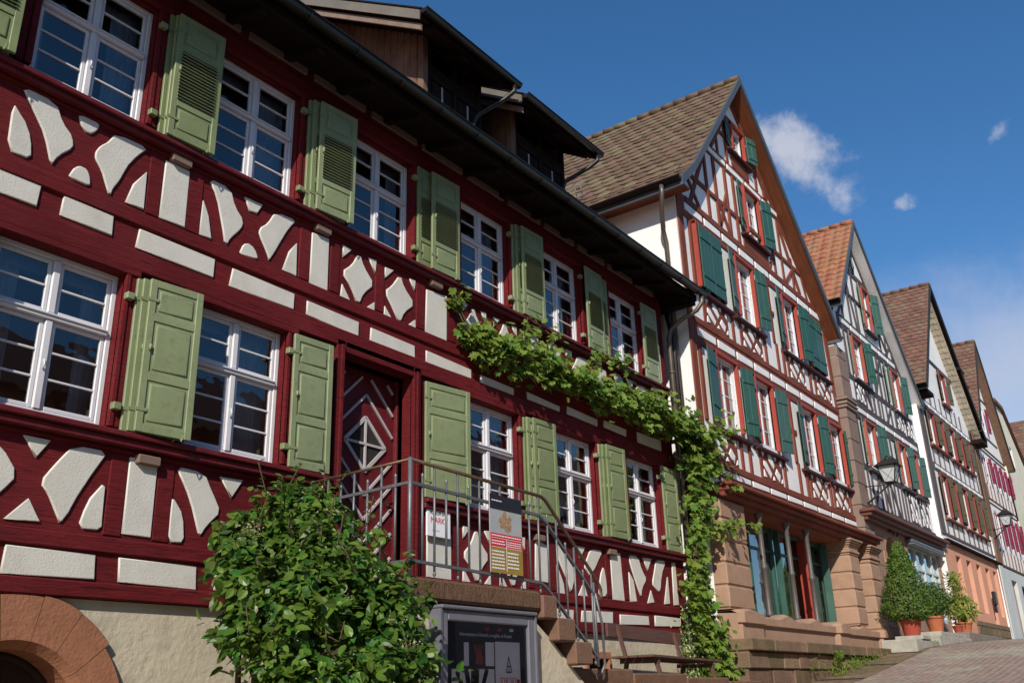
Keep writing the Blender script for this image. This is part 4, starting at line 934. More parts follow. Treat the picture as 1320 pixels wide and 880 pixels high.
for u,w,z,hh,an in((27.66,.42,7.68,1.4,20),(29.22,.40,7.68,1.4,-22),(31.22,.4,7.66,1.4,20),(32.55,.30,7.66,1.4,-24),(32.87,.30,7.66,1.4,24),(34.05,.32,7.6,1.4,-20),(27.80,.40,10.48,1.36,24),(29.27,.34,10.48,1.36,-26),(31.50,.42,10.42,1.36,20),(32.05,.32,10.42,1.36,26),(33.42,.34,10.4,1.36,-24),(29.9,.42,12.7,1.45,22),(31.2,.38,12.7,1.45,-24),(29.6,.35,14.55,.7,12)): board_leaf(H3,u,w,hh,z,Y3-.12,M['dgreen'],an)
gable_roof(H3,(26.62,12.42),(29.63,16.2),(35.0,11.12),-.92,9.3,M['tileB'],M['vergemetal'],M['white2'],kind='wave',row=.31,wt=.36)
# sandstone pilaster, cornice and ground floor
mb=MB(); 
z=2.6
while z<10.9:
    mb.box(26.50,27.35,Y3-.06,.3,z+.006,min(z+.62,11)-.006,0,.012); z+=.62
for z0,d in((9.1,.05),(9.2,.08),(9.32,.10)): mb.box(26.5-d,27.35+d,Y3-.06-d,.3,z0,z0+.08,0,.01)
part('corner_pilaster',mb,M['pil'],H3)
mb=MB(); mb.box(26.42,35.05,-.95,Y3,6.10,6.20,0,.02); mb.box(26.48,35.02,-.84,Y3,6.0,6.099,0,.015); mb.box(26.52,35.0,-.72,Y3,5.9,5.999,0,.01); part('cornice',mb,M['cornred'],H3)
mb=MB(); wall_holes(mb,[(26.6,2.3),(35.1,2.3),(35.1,6.0),(26.6,6.0)],[(28.4,29.75,3.1,5.7),(30.9,34.6,3.5,5.75)],Y3,.4)
part('stone_ground_floor',mb,M['sandblk'],H3)
mb=MB()
for k in range(12):
    a0=math.pi*k/12;a1=math.pi*(k+1)/12; c=(29.07,5.05);
    mb.prism([(c[0]+.67*math.cos(a0),c[1]+.66*math.sin(a0)),(c[0]+.67*math.cos(a1),c[1]+.66*math.sin(a1)),(c[0]+.67*math.cos(a1),5.72),(c[0]+.67*math.cos(a0),5.72)],Y3-.002,Y3+.35)
for sg in(-1,1):
    for q in range(6): mb.box(29.07+sg*.66,29.07+sg*(.95 if q%2 else .85),Y3-.03,Y3+.1,3.1+q*.36,3.44+q*.36,0,.012)
ad=part('arched_doorway',mb,M['sand'],H3)
mb=MB(); mb.box(28.4,29.75,Y3+.3,Y3+.36,3.0,5.72); part('door',mb,M['soffitbrown'],ad)
mb=MB()
for a in(30.9,31.75,32.7,33.65,34.5): mb.box(a,a+.09,Y3+.02,Y3+.14,3.5,5.75,0,.01)
mb.box(30.9,34.6,Y3+.02,Y3+.12,3.5,3.62);mb.box(30.9,34.6,Y3+.02,Y3+.12,5.65,5.75);mb.box(30.9,34.6,Y3+.03,Y3+.1,5.0,5.06)
sw=part('shop_window',mb,mat('pale_blue_window_paint',(.45,.52,.53),.5,.1,4),H3)
mb=MB(); mb.face([(30.95,Y3+.09,3.55),(34.55,Y3+.09,3.55),(34.55,Y3+.09,5.7),(30.95,Y3+.09,5.7)]); part('pane',mb,M['glass'],sw)
mb=MB(); mb.face([(30.9,Y3+.42,3.5),(34.6,Y3+.42,3.5),(34.6,Y3+.42,5.75),(30.9,Y3+.42,5.75)]); mb.box(31.6,32.2,Y3+.2,Y3+.3,3.5,4.6);mb.box(33.1,33.6,Y3+.2,Y3+.3,3.5,4.4); part('room_lining',mb,mat('dim_shop_interior',(.12,.05,.045),.9,.6,2),sw)
mb=MB(); mb.box(30.75,34.75,Y3-.22,Y3,5.74,5.86,0,.03); mb.box(30.75,34.75,Y3-.26,Y3-.05,5.66,5.735,0,.02); part('awning_box',mb,M['galv'],H3)
mb=MB()
for q in range(9):
    a=R.uniform(0,6.28); mb.tube([(28.6+q*.12,Y3-.05,6.0+.10*math.sin(q*1.7)),(28.66+q*.12,Y3-.16,6.08-.1*math.sin(q)),(28.72+q*.12,Y3-.05,5.9+.1*math.cos(q*2))],.03,5)
part('iron_scrollwork',mb,M['black'],H3)
# ------------------------------------------------------------------ house 4
Y4=-.75
H4=root('timber_framed_house',(39.5,4.0,3.0),'gabled house with cream scalloped verge shingles, olive shutters and a salmon ground floor','house')
oy=[(35.0,6.4),(44.4,6.4),(44.2,11.9),(38.9,16.6),(34.85,11.8)]
B4=[(36.1,36.9),(37.5,38.3),(39.3,40.1),(40.8,41.5),(42.1,42.8)]
hol=[(a,b,9.95,11.1) for a,b in B4]+[(a+.2,b+.2,7.3,8.75) for a,b in B4]+[(39.6,40.4,12.3,13.5)]
mb=MB(); wall_holes(mb,oy,hol,Y4,.14)
mb.face([(35.0,Y4,2.4),(35.0,9,2.4),(34.85,9,11.8),(34.85,Y4,11.8)]); part('plaster_wall',mb,M['white2'],H4)
tb=MB(); mw=MB(); S=lambda *a: strip(tb,*a[:5],Y4)
S(35.32,6.5,35.20,11.8,.62)
S(44.2,6.5,43.9,11.9,.2)
for z0,z1 in((8.86,9.14),(11.25,11.55),(6.5,6.6)): tb.box(35.7,44.1,Y4-.03,Y4,z0,z1,0,.005)
whiterow(mw,35.9,44.0,8.94,9.06,Y4,9); whiterow(mw,35.8,43.8,11.34,11.47,Y4,9)
for k in range(10): S(36.1+k*.83+R.uniform(-.08,.08),6.6,36.1+k*.83,7.2,.04); S(36.0+k*.83,9.14,36.0+k*.83+R.uniform(-.08,.08),9.8,.04)
for k in range(8): S(36.3+k*.85,11.55,36.3+k*.85,min(12.2,12.6),.045)
for u in(37.2,38.9,40.4,41.8,43.2): S(u,9.8,u,11.25,.08); S(u+.2,7.2,u+.2,8.86,.08)
S(35.9,9.9,36.0,11.2,.05); S(37.2,13.7,42,13.7,.1)
part('timber_frame',tb,mat('dark_grey_timber_paint',(.10,.08,.078),.7,.2,4),H4); part('infill_panels',mw,M['white2'],H4)
for (a,b,c,d) in hol:
    gwin(H4,a,b,c,d,Y4+.06,3,(M['deep'],Y4),(a-.3,b+.25,M['soffitbrown'],Y4))
    board_leaf(H4,a-.42,.38,d-c,c,Y4-.12,M['olive'],9); board_leaf(H4,b+.08,.3,d-c,c,Y4-.12,M['olive'],-14)
gb=gable_roof(H4,(34.75,11.75),(38.95,17.05),(44.75,11.65),-1.25,9.3,M['tileC'],M['vergedark'],M['eave'],row=.25,wt=.29)
# scalloped shingles hung below the right verge
mb=MB(); A=(38.95,16.55);B=(44.45,11.45); L=math.hypot(B[0]-A[0],B[1]-A[1])
n=26
for k in range(n):
    f0=k/n;f1=(k+1.15)/n
    u0=A[0]+(B[0]-A[0])*f0;z0=A[1]+(B[1]-A[1])*f0;u1=A[0]+(B[0]-A[0])*f1;z1=A[1]+(B[1]-A[1])*f1
    for j in range(2):
        y0=-1.15+j*.22;y1=y0+.215
        vs=[];m=4
        for c in range(m+1):
            y=y0+(y1-y0)*c/m; e=.06*math.sin(math.pi*c/m)
            vs+=[(u0,y,z0-.02),(u1+e*.7,y,z1-.05-e*.6)]
        mb.raw(vs,[(2*c,2*c+1,2*c+3,2*c+2) for c in range(m)])
part('verge_shingles',mb,M['cream'],gb)
mb=MB(); mb.box(34.9,35.8,-1.2,-.7,11.45,11.62,0,.02); part('eaves_bracket',mb,M['eave'],H4)
mb=MB(); mb.box(41.7,42.6,-1.28,-.74,14.05,14.2,0,.02); mb.box(43.6,44.7,-1.28,-.74,11.25,11.45,0,.02);part('purlin_end',mb,M['eave'],H4)
mb=MB(); mb.box(35.1,44.6,-.92,Y4,6.24,6.33,0,.02); part('cornice',mb,M['eave'],H4)
W4=[(36.55,37.3),(38.2,38.95),(39.85,40.6),(41.5,42.25),(43.0,43.7)]
mb=MB(); wall_holes(mb,[(35.0,2.3),(44.5,2.3),(44.5,6.4),(35.0,6.4)],[(a,b,(3.6 if i in(0,3) else 4.1),5.9) for i,(a,b) in enumerate(W4)],Y4,.3); part('rendered_ground_floor',mb,M['salmon'],H4)
mb=MB(); mb.box(34.98,35.7,Y4-.02,Y4+.1,6.1,6.39,0,.01); part('white_block',mb,M['white2'],H4)
for i,(a,b) in enumerate(W4):
    z0=3.6 if i in(0,3) else 4.1
    m=MB(); m.box(a,b,Y4+.2,Y4+.26,z0,5.9); o=part('window',m,M['soffitbrown'],H4); m=MB(); m.face([(a+.08,Y4+.19,z0+.08),(b-.08,Y4+.19,z0+.08),(b-.08,Y4+.19,5.8),(a+.08,Y4+.19,5.8)]); part('pane',m,M['glass'],o)
mb=MB(); mb.box(41.6,42.0,Y4-.14,Y4-.02,4.5,5.0,0,.03); mb.box(41.7,41.9,Y4-.1,Y4-.02,4.2,4.49,0,.02); tag(part('letter_box',mb,M['black'],None),'small dark letter box on the salmon ground floor wall','letter box')
mb=MB(); mb.box(37.9,44.3,Y4-.05,Y4,3.0,3.75,0,.01); part('stone_base',mb,M['plinth'],H4)
# ------------------------------------------------------------------ house 5
Y5=-.85
H5=root('timber_framed_house',(47.6,4.0,3.4),'farther gabled house with crimson shutters in white walls above a pale grey ground floor','house')
oy=[(43.9,6.2),(51.9,6.2),(51.3,11.4),(47.5,16.7),(44.2,12.2)]
B5=[(45.5,46.2),(46.7,47.4),(47.9,48.6),(49.1,49.8),(50.3,51.0)]
hol=[(a,b,9.95,11.1) for a,b in B5]+[(a,b,7.2,8.65) for a,b in B5]+[(47.2,48.0,12.6,13.8)]
mb=MB(); wall_holes(mb,oy,hol,Y5,.14); mb.face([(43.9,Y5,2.4),(43.9,9,2.4),(44.2,9,12.2),(44.2,Y5,12.2)]); part('plaster_wall',mb,M['white2'],H5)
tb=MB(); S=lambda *a: strip(tb,*a[:5],Y5)
tb.box(43.88,44.75,Y5-.04,Y5,6.3,12.1,0,.01)
for z in(8.95,9.15,11.4,11.6,12.3,6.3,14.3): S(44.6,z,51.4 if z<12.3 else 50.0,z,.05)
for k in range(8): S(45+k*.8,6.35,45+k*.8,7.0,.04); S(45+k*.8,9.15,45+k*.8,9.8,.04)
part('timber_frame',tb,M['stepstone'],H5)
for (a,b,c,d) in hol:
    gwin(H5,a,b,c,d,Y5+.06,3); board_leaf(H5,a-.32,.30,d-c,c,Y5-.1,M['magenta'],9); board_leaf(H5,b+.02,.26,d-c,c,Y5-.1,M['magenta'],-14)
gable_roof(H5,(44.2,12.1),(47.4,16.98),(51.2,11.45),-1.25,9.3,M['tileC'],M['vergedark'],M['stepstone'],row=.25,wt=.29)
mb=MB(); wall_holes(mb,[(43.9,2.3),(52,2.3),(52,6.25),(43.9,6.25)],[(46.3,47.6,3.4,5.8),(48.6,50.4,3.9,5.7)],Y5,.3); mb.box(43.88,44.6,Y5-.05,Y5-.001,2.3,6.2); part('rendered_ground_floor',mb,M['greyrender'],H5)
mb=MB(); mb.box(46.3,47.6,Y5+.15,Y5+.22,3.3,5.8); part('door',mb,M['sand'],H5)
mb=MB(); mb.box(48.6,50.4,Y5+.15,Y5+.22,3.9,5.7); part('window',mb,M['room'],H5)
# ------------------------------------------------------------------ house 6 and 7
H6=root('townhouse',(56,4,3.6),'plain cream rendered house rising behind the farthest timbered gable','house')
mb=MB(); Y6=-.95
wall_holes(mb,[(51.9,3),(61,3),(61,10.4),(53.0,14.9),(51.0,14.9),(51.0,11)],[(54.5,55.4,9.2,10.6),(57.2,58.1,9.2,10.6),(54.5,55.4,6.4,7.8),(57.2,58.1,6.4,7.8),(53.3,54.0,12.0,13.0)],Y6,.15)
mb.face([(51.0,Y6,11),(51,9,11),(51,9,14.9),(51,Y6,14.9)]); part('rendered_wall',mb,M['creamwall'],H6)
for a,b,c,d in((54.5,55.4,9.2,10.6),(57.2,58.1,9.2,10.6),(54.5,55.4,6.4,7.8),(57.2,58.1,6.4,7.8),(53.3,54.0,12.0,13.0)): gwin(H6,a,b,c,d,Y6+.08,3)
mb=MB(); mb.face([(61.2,-1.1,10.35),(61.2,9,10.35),(53.0,9,15.0),(53.0,-1.1,15.0)]); mb.face([(50.9,-1.1,15.0),(50.9,9,15.0),(53,9,15.0),(53,-1.1,15.0)]); mb.box(50.9,53.05,-1.1,-1.0,14.85,15.02); part('roof',mb,M['tileC'],H6)
H7=root('townhouse',(78,-2,4.2),'distant house with a broad brown tiled roof closing the street at the top','house')
mb=MB(); mb.box(76.4,88,-9,3.2,3,16.1); part('rendered_wall',mb,M['creamwall'],H7)
mb=MB()
a=(75.2,15.9);b=(79.5,20.4)
mb.face([(a[0],-9.5,a[1]),(a[0],3.8,a[1]),(b[0],3.8,b[1]),(b[0],-9.5,b[1])]); mb.face([(88.5,-9.5,15.9),(88.5,3.8,15.9),(b[0],3.8,b[1]),(b[0],-9.5,b[1])]); mb.face([(a[0],3.8,a[1]),(88.5,3.8,15.9),(b[0],3.8,b[1])]); mb.face([(a[0],-9.5,a[1]),(88.5,-9.5,15.9),(b[0],-9.5,b[1])])
mb.box(75.15,75.5,-9.4,3.7,15.55,15.85)
rf=part('roof',mb,M['tileC'],H7); t=MB(); tiles(t,a,b,-9.5,3.8,'round',.42,.5); part('roof_tiles',t,M['tileC'],rf)
# ================================================================== ground
GP=[(-60,-5.2),(0,0),(15,1.3),(20,1.76),(23,2.12),(26,2.5),(31,2.78),(36,2.98),(45,3.3),(60,3.8),(90,4.6),(400,8)]
def g(u):
    for (a,b),(c,d) in zip(GP[:-1],GP[1:]):
        if u<=c: return b+(d-b)*(u-a)/(c-a)
    return GP[-1][1]
def sheet(name,us,ys,dz,m,kind='structure'):
    mb=MB()
    for a,b in zip(us[:-1],us[1:]):
        for c,d in zip(ys[:-1],ys[1:]): mb.face([(a,c,g(a)+dz),(b,c,g(b)+dz),(b,d,g(b)+dz),(a,d,g(a)+dz)])
    o=put(name,mb.mesh(name,[m])); tag(o,kind=kind); return o
M['earth']=mat('grey_paving',(.16,.13,.11),.95,.2,1.5,.01,8)
def setts():
    m,t,b=nt('street_setts'); L=t.links.new
    tc=N(t,'ShaderNodeTexCoord'); nz=N(t,'ShaderNodeTexNoise',Scale=2.0,Detail=3.0); L(tc.outputs['Object'],nz.inputs['Vector'])
    ma=N(t,'ShaderNodeVectorMath',operation='MULTIPLY_ADD'); ma.inputs[1].default_value=(.06,.06,0); L(nz.outputs['Color'],ma.inputs[0]); L(tc.outputs['Object'],ma.inputs[2])
    br=N(t,'ShaderNodeTexBrick'); L(ma.outputs[0],br.inputs['Vector']); br.inputs['Scale'].default_value=1; br.inputs['Brick Width'].default_value=.17; br.inputs['Row Height'].default_value=.14; br.inputs['Mortar Size'].default_value=.012; br.inputs['Mortar Smooth'].default_value=.5
    br.inputs['Color1'].default_value=(.34,.20,.16,1); br.inputs['Color2'].default_value=(.27,.215,.185,1); br.inputs['Mortar'].default_value=(.19,.175,.12,1)
    vo=N(t,'ShaderNodeTexNoise',Scale=.55,Detail=5.0,Roughness=.7); L(tc.outputs['Object'],vo.inputs['Vector'])
    r=N(t,'ShaderNodeMapRange'); r.inputs['From Min'].default_value=.45; r.inputs['From Max'].default_value=.62; L(vo.outputs['Fac'],r.inputs['Value'])
    mx=N(t,'ShaderNodeMix',data_type='RGBA'); L(r.outputs[0],mx.inputs['Factor']); L(br.outputs['Color'],mx.inputs[6]); mx.inputs[7].default_value=(.34,.305,.23,1)
    n2=N(t,'ShaderNodeTexNoise',Scale=7.0,Detail=6.0); L(tc.outputs['Object'],n2.inputs['Vector']); r2=N(t,'ShaderNodeMapRange'); r2.inputs['From Min'].default_value=.3;r2.inputs['From Max'].default_value=.7;r2.inputs['To Min'].default_value=.75;r2.inputs['To Max'].default_value=1.3;L(n2.outputs['Fac'],r2.inputs['Value'])
    sc=N(t,'ShaderNodeVectorMath',operation='SCALE'); L(mx.outputs[2],sc.inputs[0]); L(r2.outputs[0],sc.inputs['Scale']); L(sc.outputs[0],b.inputs['Base Color'])
    ht=N(t,'ShaderNodeMath',operation='MULTIPLY_ADD'); ht.inputs[1].default_value=-1.0; L(br.outputs['Fac'],ht.inputs[0]); L(n2.outputs['Fac'],ht.inputs[2])
    bp=N(t,'ShaderNodeBump',Strength=1.0,Distance=.02); L(ht.outputs[0],bp.inputs['Height']); L(bp.outputs[0],b.inputs['Normal']); b.inputs['Roughness'].default_value=.8
    return m
US=[-60,-20,0,8,15,20,23,26,31,36,45,60,90,150,400]
sheet('ground',US,[-300,-60,-14,0,60,300],-.03,M['earth'])
sheet('street',[-60,0,15,20,23,26,31,36,45,60,75],[-12,-8,-4,-1.9],.0,setts())
sheet('footpath',[-60,0,15,20,23,26,31,36,45,60,75],[-1.9,-1.2,.4],.004,M['plinth'])
# retaining plinth in front of the arcade house
mb=MB(); 
def course(u0,u1,y0,y1,z0,z1,bw=1.0,jit=.02):
    u=u0
    while u<u1-.05:
        w=min(bw*R.uniform(.7,1.3),u1-u)
        if u1-u-w<.3:w=u1-u
        mb.box(u+.006,u+w-.006,y0+R.uniform(-jit,jit),y1,z0+.006,z1-.006,0,.018); u+=w
course(16.6,27.6,-1.12,-.6,2.28,2.50,1.4,.008)
course(16.6,24.5,-1.02,-.6,1.98,2.28,1.0); course(16.6,22.6,-1.0,-.6,1.66,1.98,1.1); course(16.6,20.6,-1.0,-.6,1.30,1.66,1.2)
mb.box(16.7,27.5,-.95,-.55,1.2,2.27)
tag(part('stone_plinth_wall',mb,mat('mossy_plinth_stone',(.20,.135,.085),.95,.25,3,.02,25,dirt=(.13,.11,.06),dscale=1.3,damt=.8,island=.22,spec=.1),None),'mossy brown sandstone plinth wall below the arcade of the brown timbered house','plinth wall')
# ================================================================== landing, stair and terrace
ST=root('stone_staircase',(8.2,-.8,1.0),'raised stone landing at the red house door with steps going down along the wall','staircase')
mb=MB(); mb.box(7.18,9.3,-1.50,.02,0,2.52)
mb.prism([(9.3,0),(10.4,0),(10.4,1.72),(10.1,1.93),(9.72,2.2),(9.3,2.46)],-1.50,-1.2); part('rendered_side_wall',mb,M['render'],ST)
mb=MB(); mb.box(7.04,9.32,-1.62,.0,2.54,2.76,0,.03); part('landing_slab',mb,M['roughstone'],ST)
for u0,u1,z1 in((9.325,9.60,2.72),(9.62,9.98,2.48),(9.98,10.34,2.22)):
    mb=MB(); mb.box(u0,u1+.02,-1.64,-.05,z1-.26,z1,0,.015); part('step',mb,M['stepstone'],ST)
for u0,u1,z1 in((10.3,10.66,1.95),(10.66,11.0,1.72)): mb=MB(); mb.box(u0,u1+.02,-1.3,-.05,z1-.24,z1,0,.015); part('step',mb,M['stepstone'],ST)

mb=MB(); 
u=10.36
for w in(1.5,1.6,1.5,1.3): mb.box(u,u+w-.01,-1.35,-1.0,1.72-(u-10.4)*.03,1.93-(u-10.4)*.035,0,.02); u+=w
mb.box(10.42,16.2,-1.3,.0,.3,1.70)
tag(part('terrace_wall',mb,M['coping'],None),'low brown stone terrace wall under the wooden bench','terrace wall')
# railing
RA=root('iron_railing',(8.2,-1.6,2.76),'grey steel railing with brown handrail round the stone landing','railing')
mb=MB(); zc=3.93
mb.tube([(7.06,-.02,3.90),(7.06,-1.60,3.93)],.017,8); mb.tube([(7.06,-1.60,3.93),(9.40,-1.60,3.89),(9.50,-1.60,3.86),(9.58,-1.60,3.80),(10.62,-1.60,2.98),(10.70,-1.60,2.88),(10.70,-1.60,2.78),(10.64,-1.60,2.74),(10.58,-1.60,2.77)],.022,8)
part('handrail',mb,M['rust'],RA)
mb=MB()
mb.beam((7.06,-.02,3.66),(7.06,-1.6,3.69),.03,.03); mb.beam((7.06,-1.6,3.69),(9.36,-1.6,3.65),.035,.03); mb.beam((9.36,-1.6,3.65),(9.5,-1.6,3.58),.035,.03); mb.beam((9.5,-1.6,3.58),(10.52,-1.6,2.80),.035,.03)
mb.beam((7.06,-.02,2.90),(7.06,-1.6,2.91),.03,.025); mb.beam((7.06,-1.6,2.91),(9.35,-1.6,2.86),.035,.03); mb.beam((9.35,-1.6,2.86),(9.48,-1.6,2.80),.035,.03);mb.beam((9.48,-1.6,2.80),(10.56,-1.6,2.03),.035,.03)
part('rail',mb,M['galv'],RA)
bal=[]
for k in range(24):
    u=7.06+.19*k if k else 7.06
    if u>10.55:break
    if u<=9.4: hi=3.92-(u-7.06)*.017; mid=3.69-(u-7.06)*.017; lo=2.91-(u-7.06)*.02
    else: hi=3.86-(u-9.45)*.79; mid=3.62-(u-9.45)*.78; lo=2.84-(u-9.4)*.70
    m=MB()
    if k==0: m.tube([(u,-1.6,2.76),(u,-1.6,3.95)],.024,10)
    else:
        tall=(k%2==0)
        m.tube([(u,-1.6,lo-(.10 if tall else .0)),(u,-1.6,hi if tall else mid+.10)],.013,8)
        if not tall: m.lathe((u,-1.6,mid+.09),[(.013,0),(.018,.02),(.0,.045)],8)
        else: m.lathe((u,-1.6,lo-.13),[(.0,0),(.02,.025),(.013,.05)],8)
    part('baluster',m,M['galv'],RA)
for k in range(1,8):
    y=-1.6+.2*k; m=MB(); tall=(k%2==0); m.tube([(7.06,y,2.90),(7.06,y,3.92 if tall else 3.78)],.013,8)
    if not tall: m.lathe((7.06,y,3.77),[(.013,0),(.018,.02),(.0,.045)],8)
    part('baluster',m,M['galv'],RA)
m=MB(); m.tube([(10.52,-1.6,2.95),(10.54,-1.6,1.94)],.018,8); m.tube([(10.56,-1.6,2.82),(10.72,-1.58,2.45),(10.86,-1.5,2.12),(10.90,-1.48,1.98),(10.86,-1.45,1.88),(10.78,-1.4,1.84)],.017,8); part('end_post',m,M['galv'],RA)
# ================================================================== signs
def text(name,s,size,u,z,y,m,parent,rot=0,align='LEFT',xs=1.0,ext=.0008):
    cu=bpy.data.curves.new(name,'FONT'); cu.body=s; cu.size=size; cu.extrude=ext; cu.align_x=align
    o=bpy.data.objects.new('tmp',cu); COL.objects.link(o)
    dg=bpy.context.evaluated_depsgraph_get(); me=bpy.data.meshes.new_from_object(o.evaluated_get(dg)); me.name=name
    bpy.data.objects.remove(o); 
    for v in me.vertices: v.co.x*=xs
    me.materials.clear(); me.materials.append(m)
    c=math.cos(rot);s_=math.sin(rot)
    for v in me.vertices:
        x,z_=v.co.x,v.co.y; q=v.co.z
        v.co=(x*c-z_*s_,-q,x*s_+z_*c)
    return put(name,me,parent,(u,y,z))
# museum sign on the wall beside the door
sg=root('wall_sign',(9.3,-.08,3.58),'white museum sign with red lettering on the red wall behind the railing','sign')
mb=MB(); mb.box(9.06,9.52,-.085,-.06,3.56,3.99,0,.003); sgb=part('sign_board',mb,M['paper'],sg)
text('lettering','MUSEUM AM',.062,9.105,3.84,-.088,M['ink'],sgb,xs=.92); text('lettering','MARKT',.105,9.12,3.735,-.088,M['redink'],sgb,xs=.98)
mb=MB(); mb.box(9.15,9.30,-.088,-.0855,3.635,3.64); part('small_print',mb,M['greyprint'],sgb)
# poster tied to the railing
ps=root('railing_poster',(8.65,-1.64,2.9),'upright exhibition poster with red and ochre text blocks tied to the railing','poster')
mb=MB(); mb.box(8.33,8.93,-1.645,-1.635,2.90,3.76); pb=part('poster_sheet',mb,M['greyprint'],ps)
mb=MB(); mb.box(8.33,8.93,-1.649,-1.646,3.60,3.76); part('dark_band',mb,M['ink'],pb)
mb=MB(); mb.box(8.33,8.93,-1.649,-1.646,3.10+.08,3.33); part('red_field',mb,M['redink'],pb)
mb=MB(); mb.box(8.33,8.93,-1.649,-1.646,2.90,3.178); part('ochre_field',mb,M['gold'],pb)
mb=MB()
for k in range(26):
    a=R.uniform(0,6.28);r_=R.uniform(0,.11); mb.lathe((8.62+r_*math.cos(a)*1.0,-1.6482,3.47+r_*math.sin(a)),[(0,0),(.0,0)],3) if False else mb.prism([(8.62+r_*math.cos(a)+.035*math.cos(q),3.465+r_*math.sin(a)+.035*math.sin(q)) for q in (0,1.1,2.2,3.3,4.4,5.4)],-1.6485-.0001*k,-1.646)
part('carved_head_picture',mb,M['tan'],pb)
mb=MB()
mb.box(8.345,8.915,-1.651,-1.6492,3.275,3.279);mb.box(8.62,8.624,-1.651,-1.6492,2.92,3.27);mb.box(8.345,8.915,-1.651,-1.6492,3.176,3.180)
def lines(mb,u0,u1,z0,z1,n,y,dash=5,th=.4):
    for k in range(n):
        z=z1-(z1-z0)*(k+.5)/n; h=(z1-z0)/n*th*.5; u=u0
        while u<u1:
            w=R.uniform(.015,.05); mb.box(u,min(u+w,u1),y-.001,y,z-h,z+h); u+=w+.01
lines(mb,8.35,8.90,3.29,3.32,1,-1.650);lines(mb,8.35,8.59,3.20,3.26,2,-1.650);lines(mb,8.64,8.9,3.19,3.26,3,-1.650);lines(mb,8.35,8.58,2.93,3.15,6,-1.650);lines(mb,8.64,8.85,2.95,3.15,5,-1.650);lines(mb,8.36,8.55,3.68,3.71,1,-1.650)
part('lettering',mb,M['paper'],pb)
# glazed notice case under the landing
dc=root('notice_case',(8.35,-1.55,1.2),'silver framed notice case with town information posters under the stone landing','notice case')
mb=MB()
cu0,cu1,cz0,cz1=7.50,9.12,.95,2.47
mb.box(cu0,cu1,-1.58,-1.50,cz0,cz1)
for a,b,c,d in((cu0,cu0+.11,cz0,cz1),(cu1-.11,cu1,cz0,cz1),(cu0+.11,cu1-.11,cz1-.11,cz1),(cu0+.11,cu1-.11,cz0,cz0+.11)): mb.box(a,b,-1.64,-1.58,c,d,0,.012)
mb.box(cu0-.03,cu1+.03,-1.68,-1.50,cz1+.002,cz1+.04,0,.01); mb.box(cu0-.03,cu0-.002,-1.66,-1.5,cz0,cz1);mb.box(cu1+.002,cu1+.03,-1.66,-1.5,cz0,cz1)
part('case_frame',mb,M['casegrey'],dc)
mb=MB(); mb.box(cu0+.11,cu1-.11,-1.586,-1.581,cz0+.11,cz1-.11); pb=part('poster_panel',mb,M['ink'],dc)
yp=-1.587
mb=MB(); mb.box(8.45,8.90,yp-.002,yp,1.06,2.18); mb.box(7.72,8.43,yp-.002,yp,1.06,1.90); mb.box(7.92,8.00,yp-.002,yp,1.93,2.16); mb.box(8.28,8.43,yp-.002,yp,1.93,2.17); pp=part('white_sheet',mb,M['paper'],pb)
mb=MB(); mb.box(8.03,8.26,yp-.003,yp,1.93,2.18); part('carnival_picture',mb,M['doordark'],pb)
mb=MB(); mb.prism([(8.10+.0,1.95),(8.22,1.94),(8.245,2.0),(8.20,2.06),(8.12,2.04)],yp-.005,yp-.003); 
for k in range(4): mb.beam((8.12+.02*k,yp-.005,2.04),(8.08+.05*k,yp-.005,2.14),.018,.003,0,up=(0,-1,0))
part('orange_figure',mb,M['orange'],pb)
mb=MB()
for a,b,c,d,w in((8.05,1.06,8.05,1.5,.22),(8.05,1.45,7.80,1.88,.06),(8.05,1.5,7.95,1.90,.07),(8.07,1.4,8.10,1.90,.13),(8.1,1.45,8.30,1.9,.06),(8.12,1.35,8.43,1.72,.05),(8.0,1.3,7.72,1.55,.09)): mb.beam((a,yp-.004-R.random()*.002,b),(c,yp-.004,d),w,.002,0,up=(0,-1,0))
part('wheel_photo',mb,M['doordark'],pb)
text('lettering','Informationen in Deutsch, in english, en français',.052,7.85,2.225,yp-.001,M['paper'],pb,xs=.90)
for u,c in((8.28,M['redink']),(8.50,M['redink']),(8.72,M['paper'])):
    m=MB(); m.box(u,u+.07,yp-.003,yp,2.29,2.32); part('small_flag',m,c,pb)
text('lettering','SCHILTACH',.105,8.53,1.745,yp-.003,M['redink'],pb,xs=.56)
mb=MB(); mb.prism([(8.835,1.79),(8.86,1.80),(8.885,1.79),(8.885,1.765),(8.86,1.74),(8.835,1.765)],yp-.004,yp-.002); mb.box(8.85,8.87,yp-.004,yp-.002,1.70,1.73); part('heart_emblem',mb,M['redink'],pb)
mb=MB()
for a,b,c,d in((8.69,2.03,8.64,1.87),(8.69,2.03,8.74,1.87),(8.655,1.93,8.725,1.93),(8.64,1.87,8.74,1.87),(8.69,1.93,8.69,1.86)): mb.beam((a,yp-.004-R.random()*.001,b),(c,yp-.004,d),.011,.002,0,up=(0,-1,0))
for k in range(10): mb.beam((8.55+.03*k,yp-.0035,1.665+.012*math.sin(k*.9)),(8.58+.03*k,yp-.0035,1.665+.012*math.sin((k+1)*.9)),.008,.002,0,up=(0,-1,0))
part('church_emblem',mb,M['ink'],pb)
text('lettering','willkommen zurück',.075,8.50,1.30,yp-.003,M['redink'],pb,rot=.75,xs=.6)
mb=MB(); mb.prism([(8.72+.05*math.cos(q*.6),1.33+.09*math.sin(q*.6)) for q in range(11)],yp-.004,yp-.002); part('face_photo',mb,M['tan'],pb)
mb=MB(); mb.face([(cu0+.11,-1.605,cz0+.11),(cu1-.11,-1.605,cz0+.11),(cu1-.11,-1.605,cz1-.11),(cu0+.11,-1.605,cz1-.11)]); part('glass_door',mb,M['caseglass'],dc)
